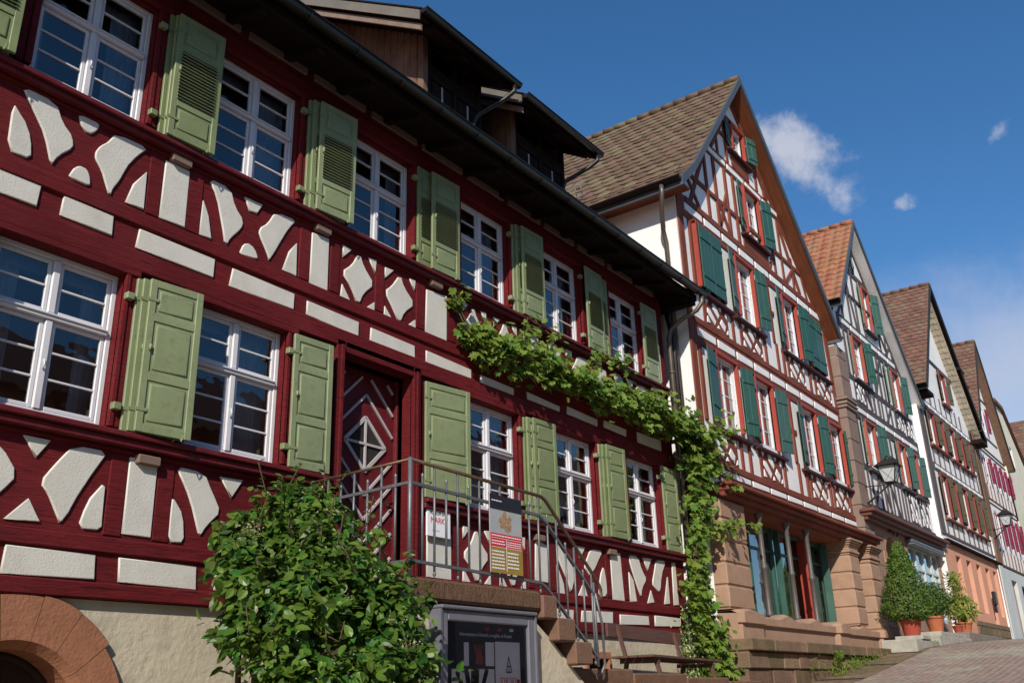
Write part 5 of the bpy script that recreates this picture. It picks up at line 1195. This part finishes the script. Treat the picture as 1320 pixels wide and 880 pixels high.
# ================================================================== bench
BE=root('wooden_bench',(13.9,-.8,1.72),'brown wooden bench with a single back plank standing on the terrace wall','bench')
mb=MB(); mb.beam((12.72,-.45,2.53),(15.12,-.45,2.46),.045,.20,0,b=.006); part('backrest',mb,M['benchwood'],BE)
mb=MB()
for y in(-.55,-.70,-.85,-1.0,-1.12): mb.beam((12.75,y,2.13),(15.1,y,2.08),.125,.035,0,b=.005)
part('seat',mb,M['benchwood'],BE)
for u,dz in((13.0,0),(14.85,-.05)):
    m=MB(); m.beam((u,-.47,2.6+dz),(u,-.60,2.10+dz),.05,.05,0,up=(1,0,0)); m.beam((u,-.5,2.075+dz),(u,-1.15,2.06+dz),.06,.06,0,up=(0,0,1)); part('seat_bracket',m,M['benchwood'],BE)
    for y0,y1 in((-.60,-.52),(-1.10,-1.2)):
        m=MB(); m.beam((u,y0,2.05+dz),(u,y1,1.70),.055,.05,0,up=(1,0,0)); part('leg',m,M['benchwood'],BE)
# ================================================================== lanterns
def lantern(u,y,z,arm,label,s=1.0):
    r_=root('street_lantern',(u,y,z),label,'street lantern','iron wall lanterns along the street')
    m=MB()
    def ring(h,zz): return [(u-h,y-h,zz),(u+h,y-h,zz),(u+h,y+h,zz),(u-h,y+h,zz)]
    a=ring(.15*s,z);b=ring(.27*s,z+.50*s);c=ring(.36*s,z+.50*s);d=ring(.09*s,z+.72*s)
    for i in range(4):
        j=(i+1)%4; m.face([c[i],c[j],d[j],d[i]]); m.face([(p[0],p[1],p[2]-.012) for p in(c[i],c[j],b[j],b[i])])
    m.lathe((u,y,z+.70*s),[(.10*s,0),(.10*s,.06*s),(.05*s,.09*s),(.02*s,.14*s),(0,.16*s)],10); part('lamp_cap',m,M['black'],r_)
    m=MB()
    for i in range(4):
        j=(i+1)%4; m.tube([a[i],b[i]],.018*s,6); m.tube([a[i],a[j]],.02*s,6); m.tube([b[i],b[j]],.02*s,6)
        m.tube([a[i],b[j]],.005*s,4,cap=False); m.tube([a[j],b[i]],.005*s,4,cap=False)
    m.face(a); part('lamp_frame',m,M['black'],r_)
    m=MB(); f=.97
    sh=lambda p:(u+(p[0]-u)*f,y+(p[1]-y)*f,p[2])
    for i in range(4):
        j=(i+1)%4; m.face([sh(a[i]),sh(a[j]),sh(b[j]),sh(b[i])])
    part('lamp_glass',m,M['lampglass'],r_)
    m=MB(); au,ay,az=arm
    m.tube([(au,ay,z-.12*s),(u,y,z-.05*s),(u,y,z)],.02*s,8); m.tube([(au,ay,az),(u-.05,y+.02,z-.05*s)],.028*s,8); part('wall_bracket',m,M['black'],r_)
    return r_
lantern(27.55,-1.22,7.0,(27.1,-.62,6.42),'black iron street lantern on a bracket at the corner of the grey timbered house',.92)
lantern(43.9,-1.5,7.75,(44.1,-.9,7.3),'smaller farther black lantern fixed before the crimson shuttered house',.85)
# ================================================================== plants
def leafshape(kind):
    if kind=='ovate': return [(0,0,0),(.22,.16,.03),(.30,.42,.05),(.20,.75,.02),(0,1.0,-.10),(-.20,.75,.02),(-.30,.42,.05),(-.22,.16,.03)],(0,.45,-.03)
    if kind=='vine': return [(0,0,0),(.30,-.10,.03),(.50,.22,.02),(.34,.42,.04),(.44,.72,-.02),(.16,.66,.02),(0,1.0,-.08),(-.16,.66,.02),(-.44,.72,-.02),(-.34,.42,.04),(-.50,.22,.02),(-.30,-.10,.03)],(0,.38,-.04)
    if kind=='blade': return [(0,0,0),(.10,.3,.0),(.07,.7,-.05),(0,1.0,-.16),(-.07,.7,-.05),(-.10,.3,.0)],(0,.45,-.02)
    if kind=='spray': return [(0,0,0),(.22,.35,.0),(.10,.55,0),(.16,.8,0),(0,1.0,0),(-.16,.8,0),(-.10,.55,0),(-.22,.35,0)],(0,.5,.02)
def addleaf(mb,p,n,d,s,shape,cache={}):
    pts,c=shape
    n=Vector(n).normalized(); d=Vector(d); d=d-n*d.dot(n)
    if d.length<1e-4:d=n.orthogonal()
    d.normalize(); x=d.cross(n)
    base=len(mb.v); P=Vector(p)
    mb.v.append(tuple(P+x*c[0]*s+d*c[1]*s+n*c[2]*s))
    for a,b,e in pts: mb.v.append(tuple(P+x*a*s+d*b*s+n*e*s))
    k=len(pts)
    for i in range(k): mb.f.append((base,base+1+i,base+1+(i+1)%k)); mb.m.append(0); mb.sm.append(False)
rn=lambda s=1:Vector((R.gauss(0,s),R.gauss(0,s),R.gauss(0,s)))
# big climbing shrub by the landing
BU=root('leafy_shrub',(5.9,-1.6,.3),'large dark green leafy shrub with a few pale flower heads before the stone landing','shrub')
mb=MB(); sh=leafshape('ovate')
lobes=[(c,(r,r,r)) for c,r in [((6.05,-0.90,3.20),0.36),((5.64,-0.80,2.98),0.27),((5.56,-1.20,2.52),0.38),((6.33,-1.30,2.80),0.52),((5.67,-1.60,2.27),0.56),((6.25,-1.90,2.28),0.44),((5.58,-1.50,1.86),0.36),((5.89,-2.00,1.82),0.58),((6.45,-2.10,1.88),0.34),((6.37,-0.90,3.36),0.29),((5.48,-1.10,2.29),0.24),((6.62,-2.10,1.45),0.5),((5.75,-1.80,1.29),0.52),((6.0,-1.3,2.7),.5),((6.6,-1.75,2.45),.33),((5.9,-1.6,.8),.7)]]
import mathutils
def nz(v,s): return mathutils.noise.noise(Vector(v)*s)
cnt=0
fl=MB(); fs=leafshape('ovate')
while cnt<13500:
    c,r_=lobes[int(R.random()*len(lobes))]
    d=rn().normalized(); q=R.random()**.42
    rr=1+.75*nz((d.x*1.6+c[0]*3,d.y*1.6,d.z*1.6+c[2]),1.5)
    p=Vector((c[0]+d.x*r_[0]*q*rr,c[1]+d.y*r_[1]*q*rr,c[2]+d.z*r_[2]*q*rr))
    if nz((p.x,p.y,p.z),2.6)<-.2 and q>.42: continue
    if p.y>-.08 or p.z<.2: continue
    if p.x>6.98 and p.y>-1.66: continue
    n=(d*.45+Vector((-.3,-.35,.65))+rn(.55)).normalized()
    dd=d*.5+Vector((0,0,-.35))+rn(.7)
    addleaf(mb,p,n,dd,R.uniform(.05,.13)*(1.25 if R.random()<.2 else 1),sh); cnt+=1
# loose leading shoots
stems=MB()
for k in range(70):
    c,r_=R.choice(lobes); d=Vector((R.gauss(0,1),R.gauss(-.2,.8),R.gauss(.35,.8))).normalized()
    p=Vector((c[0]+d.x*r_[0],c[1]+d.y*r_[1],c[2]+d.z*r_[2])); 
    if p.y>-.2:continue
    e=p+Vector((R.uniform(-.2,.2),R.uniform(-.15,.05),R.uniform(.05,.32)))
    stems.tube([p-d*.2,p,e],.006,5)
    for j in range(9):
        q=p.lerp(e,j/8); addleaf(mb,q,Vector((0,-.3,1))+rn(.4),rn()+Vector((0,0,.2)),R.uniform(.05,.10),sh)
part('foliage',mb,M['bushleaf'],BU)
for (c,r_) in lobes[:7]:
    stems.tube([(5.9,-.8,.1),((5.9+c[0])/2,(c[1]-.8)/2,.9),c,(c[0]+r_[0]*.5,c[1]-r_[1]*.3,c[2]+r_[2]*.5)],[.05,.035,.02,.008],7)
part('branches',stems,M['bark'],BU)
for k in range(26):
    c,r_=R.choice(lobes); d=Vector((R.gauss(0,1),-abs(R.gauss(.7,.6)),R.gauss(.1,.7))).normalized()
    p=Vector((c[0]+d.x*r_[0]*1.02,c[1]+d.y*r_[1]*1.02,c[2]+d.z*r_[2]*1.02))
    if p.y>-.3 or p.z<1.0: continue
    m=MB()
    for j in range(34): 
        q=rn(.5); q.z*=.5; addleaf(m,p+Vector((q.x*.10,q.y*.10,q.z*.06)),Vector((0,-.5,1))+rn(.5),rn(),R.uniform(.012,.03),fs)
    part('flower_head',m,M['flower'],BU)
# grapevine trained over the red house
VI=root('grapevine',(16.6,-.5,1.7),'bright green grapevine climbing the house corner and trained sideways across the red wall','grapevine')
mb=MB(); st=MB(); sh=leafshape('vine')
path=[(9.58,-.12,6.95),(9.80,-.15,6.55),(10.37,-.20,6.42),(11.39,-.25,6.48),(12.46,-.28,6.48),(13.66,-.30,6.46),(14.82,-.35,6.44),(16.03,-.45,6.43),(16.70,-.50,6.10),(16.35,-.55,5.34),(16.10,-.55,4.65),(15.84,-.55,3.92),(15.74,-.55,3.30),(15.96,-.60,2.72),(16.12,-.65,2.13),(16.2,-.65,1.75)]
thick=[.12,.24,.32,.34,.32,.36,.38,.44,.50,.36,.26,.24,.28,.34,.40,.42]
dens=[120,260,420,460,460,520,560,720,620,380,280,270,340,420,480]
st.tube([(x+.03*math.sin(i*2.1),y,z) for i,(x,y,z) in enumerate(path)],[.012]*3+[.02]*6+[.04]*6+[.055],8); st.tube([(9.7,-.06,6.72),(16.3,-.06,6.60)],.004,5); st.tube([(9.9,-.06,6.30),(16.3,-.06,6.22)],.004,5); st.tube([(p[0]+.08*math.sin(i),p[1]-.03,p[2]+.06*math.cos(i*2)) for i,p in enumerate(path)],.012,6)
for i,nn in enumerate(dens):
    a=Vector(path[i]);b=Vector(path[i+1]);d=(b-a)
    for k in range(nn):
        t=R.random(); p=a.lerp(b,t); th=thick[i]*(1-t)+thick[i+1]*t
        o=rn(.45); 
        if i>8: o.y*=.9; o.x*=.85
        else: o.z*=.85
        wob=1+.9*nz((p.x,p.y,p.z),2.3)
        q=p+Vector((o.x*th,o.y*th*.75,o.z*th))*wob
        if nz((q.x,q.y,q.z),2.9)<-.24: continue
        if q.y>-.04:
            if q.x<16.9:q.y=-.04-R.random()*.08
        n=(Vector((-.35,-.75,.75))+rn(.42)).normalized()
        addleaf(mb,q,n,Vector((0,0,-1))+rn(.55),R.uniform(.09,.165),sh)
# trailing shoots
for (a,b,nn) in(((16.5,-.7,6.2),(17.7,-.9,6.5),50),((15.95,-.6,4.35),(17.2,-.8,4.55),80),((17.1,-.8,4.55),(18.3,-.8,4.65),30),((16.3,-.7,6.2),(17.4,-.85,6.85),34),((16.4,-.7,5.8),(17.2,-.85,5.35),60),((10.3,-.2,6.7),(10.2,-.2,6.15),26),((11.2,-.2,6.7),(11.3,-.2,7.2),30),((11.3,-.25,7.15),(12.3,-.25,7.1),26),((12.9,-.3,6.7),(13.3,-.35,7.15),40),((13.3,-.3,7.15),(14.6,-.25,7.25),45),((14.9,-.4,6.6),(15.7,-.4,7.0),30),((9.75,-.12,7.05),(9.62,-.14,6.95),10),((9.75,-.1,7.05),(9.9,-.12,7.22),8)):
    a=Vector(a);b=Vector(b); m_=(a+b)/2+Vector((0,0,R.uniform(-.1,.12))); st.tube([a,m_,b],.006,5)
    for k in range(nn):
        t=R.random(); p=a*(1-t)**2+m_*2*t*(1-t)+b*t*t
        addleaf(mb,p+rn(.07),Vector((-.35,-.75,.75))+rn(.45),Vector((0,0,-1))+rn(.7),R.uniform(.075,.14),sh)
part('foliage',mb,M['vine'],VI); part('stem',st,M['bark'],VI)
# variegated ivy at the foot
IV=root('variegated_ivy',(16.1,-.3,1.75),'cream and green variegated ivy growing up the corner of the red house','ivy')
mb=MB(); sh=leafshape('ovate')
for k in range(2600):
    z=R.uniform(1.7,3.15); w=.25+.25*math.sin((z-1.7)*2.1); u=16.1+R.gauss(0,.45)*w+(.1 if z>2.4 else 0); y=-.12-abs(R.gauss(0,.10))
    addleaf(mb,(u,y,z),Vector((-.4,-1,.4))+rn(.4),Vector((0,0,-1))+rn(.6),R.uniform(.03,.06),sh)
part('foliage',mb,M['ivy'],IV)
m=MB(); m.tube([(16.1,-.1,1.6),(16.15,-.12,2.4),(16.1,-.1,3.1)],.012,6); part('stem',m,M['bark'],IV)
# ---- stone ledge and potted plants
mb=MB(); mb.box(25.2,27.5,-1.75,-.9,2.3,2.70,0,.02); mb.box(25.8,26.6,-1.78,-1.1,2.702,2.80,0,.015) ; mb.box(27.5,31.3,-1.8,-.9,2.5,2.86,0,.02); mb.box(27.9,30.9,-1.75,-1.0,2.862,2.97,0,.015)
tag(part('stone_step_ledge',mb,mat('pale_step_stone',(.36,.34,.29),.9,.2,4,.006,30),None),'pale stone steps carrying the potted conifer and the round potted shrub','stone steps')
mb=MB(); mb.box(31.32,36.6,-1.75,-.95,2.5,3.07,0,.02); tag(part('stone_kerb_block',mb,mat('grey_brown_kerb_stone',(.22,.18,.15),.9,.2,3,.006,30),None),'long grey brown stone block under the yellow green potted shrub','stone block')
def pot(name,u,y,z,r,h,m,label):
    b=MB(); b.lathe((u,y,z),[(0,0),(r*.68,0),(r*.70,.02),(r*.96,h*.84),(r*.97,h*.85),(r*1.06,h*.86),(r*1.06,h),(r*.97,h),(r*.93,h*.9),(0,h*.9)],24)
    o=part(name,b,m,None,at=(u,y,z)); tag(o,label,'plant pot','plant pots on the stone steps'); return o
def crown(root_,fn,n,shape,m,size,up=.3):
    mb=MB()
    k=0
    while k<n:
        r=fn()
        if r is None: continue
        p,out=r; addleaf(mb,p,(out+Vector((-.15,-.2,.3))+rn(.45)).normalized(),out*.6+Vector((0,0,up))+rn(.45),R.uniform(*size),shape); k+=1
    part('foliage',mb,m,root_)
P1=(26.15,-1.45,2.80)
pot('plant_pot',*P1,.27,.42,M['terracotta2'],'wide red plant pot holding the tall cone shaped conifer')
C1=root('conifer',(P1[0],P1[1],P1[2]+.38),'dense cone shaped green conifer growing in the wide red pot','conifer')
def f1():
    z=R.random(); q=R.random()**.3; a=R.uniform(0,6.283); rr=(.70*(1-z)**.75+.05)*(1+.22*nz((math.cos(a)*2,math.sin(a)*2,z*6),1.4))*(min(1,.55+z*4))
    out=Vector((math.cos(a),math.sin(a),.35)); return Vector((P1[0]+rr*q*math.cos(a),P1[1]+rr*q*math.sin(a),P1[2]+.36+z*1.95)),out
crown(C1,f1,9500,leafshape('spray'),M['conifer'],(.05,.10),.5)
m=MB(); m.tube([(P1[0],P1[1],P1[2]+.3),(P1[0],P1[1],P1[2]+1.9)],[.03,.01],7); part('trunk',m,M['bark'],C1)
P2=(28.75,-1.45,2.97)
pot('plant_pot',*P2,.25,.44,M['terracotta'],'sun bleached orange clay pot holding the round clipped shrub')
C2=root('round_shrub',(P2[0],P2[1],P2[2]+.4),'round clipped dark green shrub growing in the orange clay pot','shrub')
def f2():
    d=rn().normalized(); q=R.random()**.3; s=1+.15*nz(tuple(d*2),1.5); return Vector((P2[0]+d.x*.50*q*s,P2[1]+d.y*.5*q*s,P2[2]+.86+d.z*.50*q*s)),d
crown(C2,f2,5200,leafshape('ovate'),M['box'],(.04,.075),.2)
m=MB(); m.tube([(P2[0],P2[1],P2[2]+.35),(P2[0],P2[1],P2[2]+.9)],[.03,.015],7); part('trunk',m,M['bark'],C2)
P3=(32.6,-1.4,3.07)
pot('plant_pot',*P3,.24,.34,M['terracotta'],'smallest orange clay pot holding the yellow green shrub')
C3=root('yellow_green_shrub',(P3[0],P3[1],P3[2]+.3),'loose yellow green shrub with upright shoots growing in the smallest clay pot','shrub')
def f3():
    if R.random()<.22:
        z=R.random(); return Vector((P3[0]-.35+R.gauss(0,.12)+z*-.15,P3[1]-.05+R.gauss(0,.12),P3[2]+.9+z*.85)),rn().normalized()
    d=rn().normalized(); q=R.random()**.5; return Vector((P3[0]+d.x*.55*q,P3[1]+d.y*.5*q,P3[2]+.72+d.z*.42*q)),d
crown(C3,f3,2000,leafshape('blade'),M['oleander'],(.12,.22),.6)
m=MB()
for k in range(7): m.tube([(P3[0],P3[1],P3[2]+.25),(P3[0]+R.uniform(-.3,.3),P3[1]+R.uniform(-.2,.2),P3[2]+R.uniform(.8,1.5))],[.012,.005],5)
part('stems',m,M['bark'],C3)
P4=(31.9,-1.35,3.07)
pot('plant_pot',P4[0],P4[1],P4[2],.15,.22,M['terracotta2'],'little red pot tucked beside the smallest clay pot')
# fern and weeds in the plinth joints
FE=root('fern',(21.1,-1.1,1.95),'bright green fern hanging from a joint of the mossy plinth wall','fern')
mb=MB(); sp=leafshape('blade')
for k in range(16):
    a=R.uniform(-1.4,1.4); L_=R.uniform(.4,.75); base=Vector((21.05+R.uniform(-.1,.1),-1.08,2.02)); pts=[]
    for j in range(14):
        t=j/13; pts.append(base+Vector((math.sin(a)*L_*.35*t,-.12*t-.05*math.sin(t*3),L_*(t-.55*t*t) )))
    for j in range(13):
        d=(pts[j+1]-pts[j]).normalized(); w=.09*math.sin(math.pi*(j+1)/14)+.02
        for sg in(-1,1): addleaf(mb,pts[j],Vector((-.2,-1,.3))+rn(.15),Vector((sg,0,.25))+d*.4,w,sp)
part('frond',mb,M['weed'],FE)
mb=MB()
for (cu,cy,cz_,n_,s_) in((21.9,-1.2,2.0,260,.35),(20.9,-1.2,1.86,160,.3),(23.3,-1.2,2.15,120,.35),(19.6,-1.15,1.95,70,.12),(26.9,-1.75,2.55,50,.25)):
    for k in range(n_): addleaf(mb,(cu+R.gauss(0,s_),cy+R.gauss(0,.12),cz_+abs(R.gauss(0,.12))),Vector((-.2,-.6,.8))+rn(.5),Vector((0,0,1))+rn(.5),R.uniform(.05,.11),leafshape('blade'))
tag(put('weeds',mb.mesh('weeds',[M['weed']])),'low green and yellowish weeds along the foot of the plinth wall','weeds',kind='stuff')
# creeper far up the street
CR=root('wall_creeper',(53.6,-1.2,3.8),'bright green creeper climbing the cream house at the far end','creeper')
mb=MB()
for k in range(900): 
    z=R.random(); addleaf(mb,(53.3+R.gauss(0,.5)*(1.1-z*.6),-1.25-abs(R.gauss(0,.25)),4.4+z*5.2),Vector((-.5,-.6,.5))+rn(.4),Vector((0,0,-1))+rn(.6),R.uniform(.18,.34),leafshape('vine'))
part('foliage',mb,M['weed'],CR)
m=MB(); m.tube([(53.4,-1.1,3.6),(53.3,-1.15,6.5),(53.4,-1.1,9.3)],.04,6); part('stem',m,M['bark'],CR)
# ================================================================== houses across the street, seen only mirrored in the panes
for (u0,u1,h,lab,cm,sl_) in((-14,5.5,10.5,'cream house across the street mirrored in the lower window panes','creamwall',3.2),(7.5,22,8.2,'salmon house across the street mirrored in the right hand window panes','salmon',3.0),(24,46,7.6,'pale house across the street farther up the hill','white2',3.4)):
    o=root('townhouse',((u0+u1)/2,-19,g(u0)),lab,'house')
    z0=min(g(u0),g(u1))-1; zt=g((u0+u1)/2)+h
    holes=[]; u=u0+1.2
    while u<u1-2.2: holes+=[(u,u+1.1,zt-2.6,zt-1.1),(u,u+1.1,zt-5.6,zt-4.1)]; u+=2.5
    mb=MB(); wall_holes(mb,[(u0,z0),(u1,z0),(u1,zt),(u0,zt)],holes,-15.0,-.15); mb.box(u0,u1,-24,-15.3,z0,zt); part('rendered_wall',mb,M[cm],o)
    mb=MB()
    for a,b,c,d in holes: mb.face([(a,-15.15,c),(b,-15.15,c),(b,-15.15,d),(a,-15.15,d)])
    part('window',mb,M['room'],o)
    mb=MB(); mb.face([(u0-.4,-14.4,zt-.3),(u1+.4,-14.4,zt-.3),(u1+.4,-19.5,zt+sl_),(u0-.4,-19.5,zt+sl_)]); mb.face([(u0-.4,-24.6,zt-.3),(u1+.4,-24.6,zt-.3),(u1+.4,-19.5,zt+sl_),(u0-.4,-19.5,zt+sl_)])
    for uu in(u0,u1): mb.face([(uu,-15,zt),(uu,-24,zt),(uu,-19.5,zt+sl_-.1)])
    part('roof',mb,M['tileC'],o)
# overhead cable whose shadow crosses the red wall
mb=MB(); 
CABLE=True
# ================================================================== sky, sun, camera
ELEV=29.0; SD=Vector((-.745,-.40,.535)).normalized()
w=bpy.data.worlds.new('World'); SC.world=w; w.use_nodes=True; t=w.node_tree; L=t.links.new
bg=t.nodes['Background']; sky=N(t,'ShaderNodeTexSky'); sky.sky_type='NISHITA'; sky.sun_disc=False
sky.sun_elevation=math.asin(SD.z); sky.sun_rotation=math.atan2(SD.x,SD.y)%(2*math.pi)
sky.altitude=350; sky.air_density=1.0; sky.dust_density=.25; sky.ozone_density=3.5
tc=N(t,'ShaderNodeTexCoord')
def blob(cur,c,rad_,stretch,amt,lo,hi,sc,col=(7.2,7.4,8.4)):
    c=Vector(c).normalized(); 
    a=Vector((0,0,1)).cross(c).normalized(); b=c.cross(a)
    nzn=N(t,'ShaderNodeTexNoise',Scale=sc,Detail=7.0,Roughness=.62); L(tc.outputs['Generated'],nzn.inputs['Vector'])
    def dotp(v):
        n=N(t,'ShaderNodeVectorMath',operation='DOT_PRODUCT'); L(tc.outputs['Generated'],n.inputs[0]); n.inputs[1].default_value=v; return n.outputs['Value']
    def mth(op,x,y=None):
        n=N(t,'ShaderNodeMath',operation=op)
        for i,q in enumerate((x,y)):
            if q is None:continue
            if isinstance(q,(int,float)): n.inputs[i].default_value=q
            else: L(q,n.inputs[i])
        return n.outputs[0]
    ang=rad(stretch[2]); a2=a*math.cos(ang)+b*math.sin(ang); b2=-a*math.sin(ang)+b*math.cos(ang)
    x=mth('DIVIDE',dotp(a2),rad_*stretch[0]); y=mth('DIVIDE',dotp(b2),rad_*stretch[1])
    r2=mth('ADD',mth('MULTIPLY',x,x),mth('MULTIPLY',y,y)); fall=mth('SUBTRACT',1.0,mth('SQRT',r2)); fall=mth('MAXIMUM',fall,-1.0)
    front=mth('GREATER_THAN',dotp(c),0.5)
    s=mth('ADD',nzn.outputs['Fac'],mth('MULTIPLY',fall,.42))
    mr=N(t,'ShaderNodeMapRange',interpolation_type='SMOOTHSTEP'); mr.inputs['From Min'].default_value=lo; mr.inputs['From Max'].default_value=hi; mr.inputs['To Max'].default_value=amt; L(s,mr.inputs['Value'])
    f=mth('MULTIPLY',mr.outputs[0],front)
    mx=N(t,'ShaderNodeMix',data_type='RGBA'); L(f,mx.inputs['Factor']); L(cur,mx.inputs[6]); mx.inputs[7].default_value=(*col,1); return mx.outputs[2]
hs=N(t,'ShaderNodeHueSaturation'); hs.inputs['Saturation'].default_value=1.22; hs.inputs['Value'].default_value=1.56; L(sky.outputs[0],hs.inputs['Color']); cur=hs.outputs[0]
cur=blob(cur,(.826,.248,.506),.075,(1.0,.52,30),.82,.57,.90,16)
cur=blob(cur,(.850,.226,.478),.065,(1.0,.42,38),.62,.58,.93,20)
cur=blob(cur,(.862,.212,.460),.032,(1.0,.6,30),.55,.62,.95,34)
cur=blob(cur,(.883,.164,.440),.020,(1.0,.55,0),.5,.62,.95,50)
cur=blob(cur,(.875,.064,.480),.020,(1.3,.5,-40),.4,.62,.95,50)
cur=blob(cur,(.962,.06,.25),.17,(1.3,.8,0),.68,.42,.97,4)
L(cur,bg.inputs['Color']); bg.inputs['Strength'].default_value=.085
s=bpy.data.lights.new('sun','SUN'); s.energy=5.0; s.angle=rad(.53); s.color=(1.0,.93,.82)
so=bpy.data.objects.new('sun',s); COL.objects.link(so); so.rotation_euler=SD.to_track_quat('Z','Y').to_euler(); so.location=(-20,-30,30)
# camera
C0=(660.0,440.0); v1=(1605-660.0,872-440.0); vv=(565-660.0,-2760-440.0); f=math.sqrt(-(v1[0]*vv[0]+v1[1]*vv[1]))
ex=Vector((v1[0],v1[1],f)).normalized(); ez=Vector((vv[0],vv[1],f)).normalized()
if ez.y>0: ez=-ez
ex=(ex-ez*ex.dot(ez)).normalized(); ey=ez.cross(ex)
cam=bpy.data.cameras.new('camera'); co=bpy.data.objects.new('camera',cam); COL.objects.link(co)
X=Vector((ex.x,ey.x,ez.x)); Dn=Vector((ex.y,ey.y,ez.y)); F=Vector((ex.z,ey.z,ez.z))
mt=Matrix((X,-Dn,-F)).transposed().to_4x4(); mt.translation=Vector((0,-8,1.6)); co.matrix_world=mt
cam.sensor_width=36; cam.lens=f/1320*36; cam.clip_start=.1; cam.clip_end=2000
SC.camera=co
SC.view_settings.view_transform='Standard'; SC.view_settings.look='None'; SC.view_settings.gamma=1; SC.view_settings.exposure=0; SC.view_settings.use_curve_mapping=False
SC.render.engine='CYCLES'; SC.cycles.max_bounces=8; SC.cycles.transparent_max_bounces=12
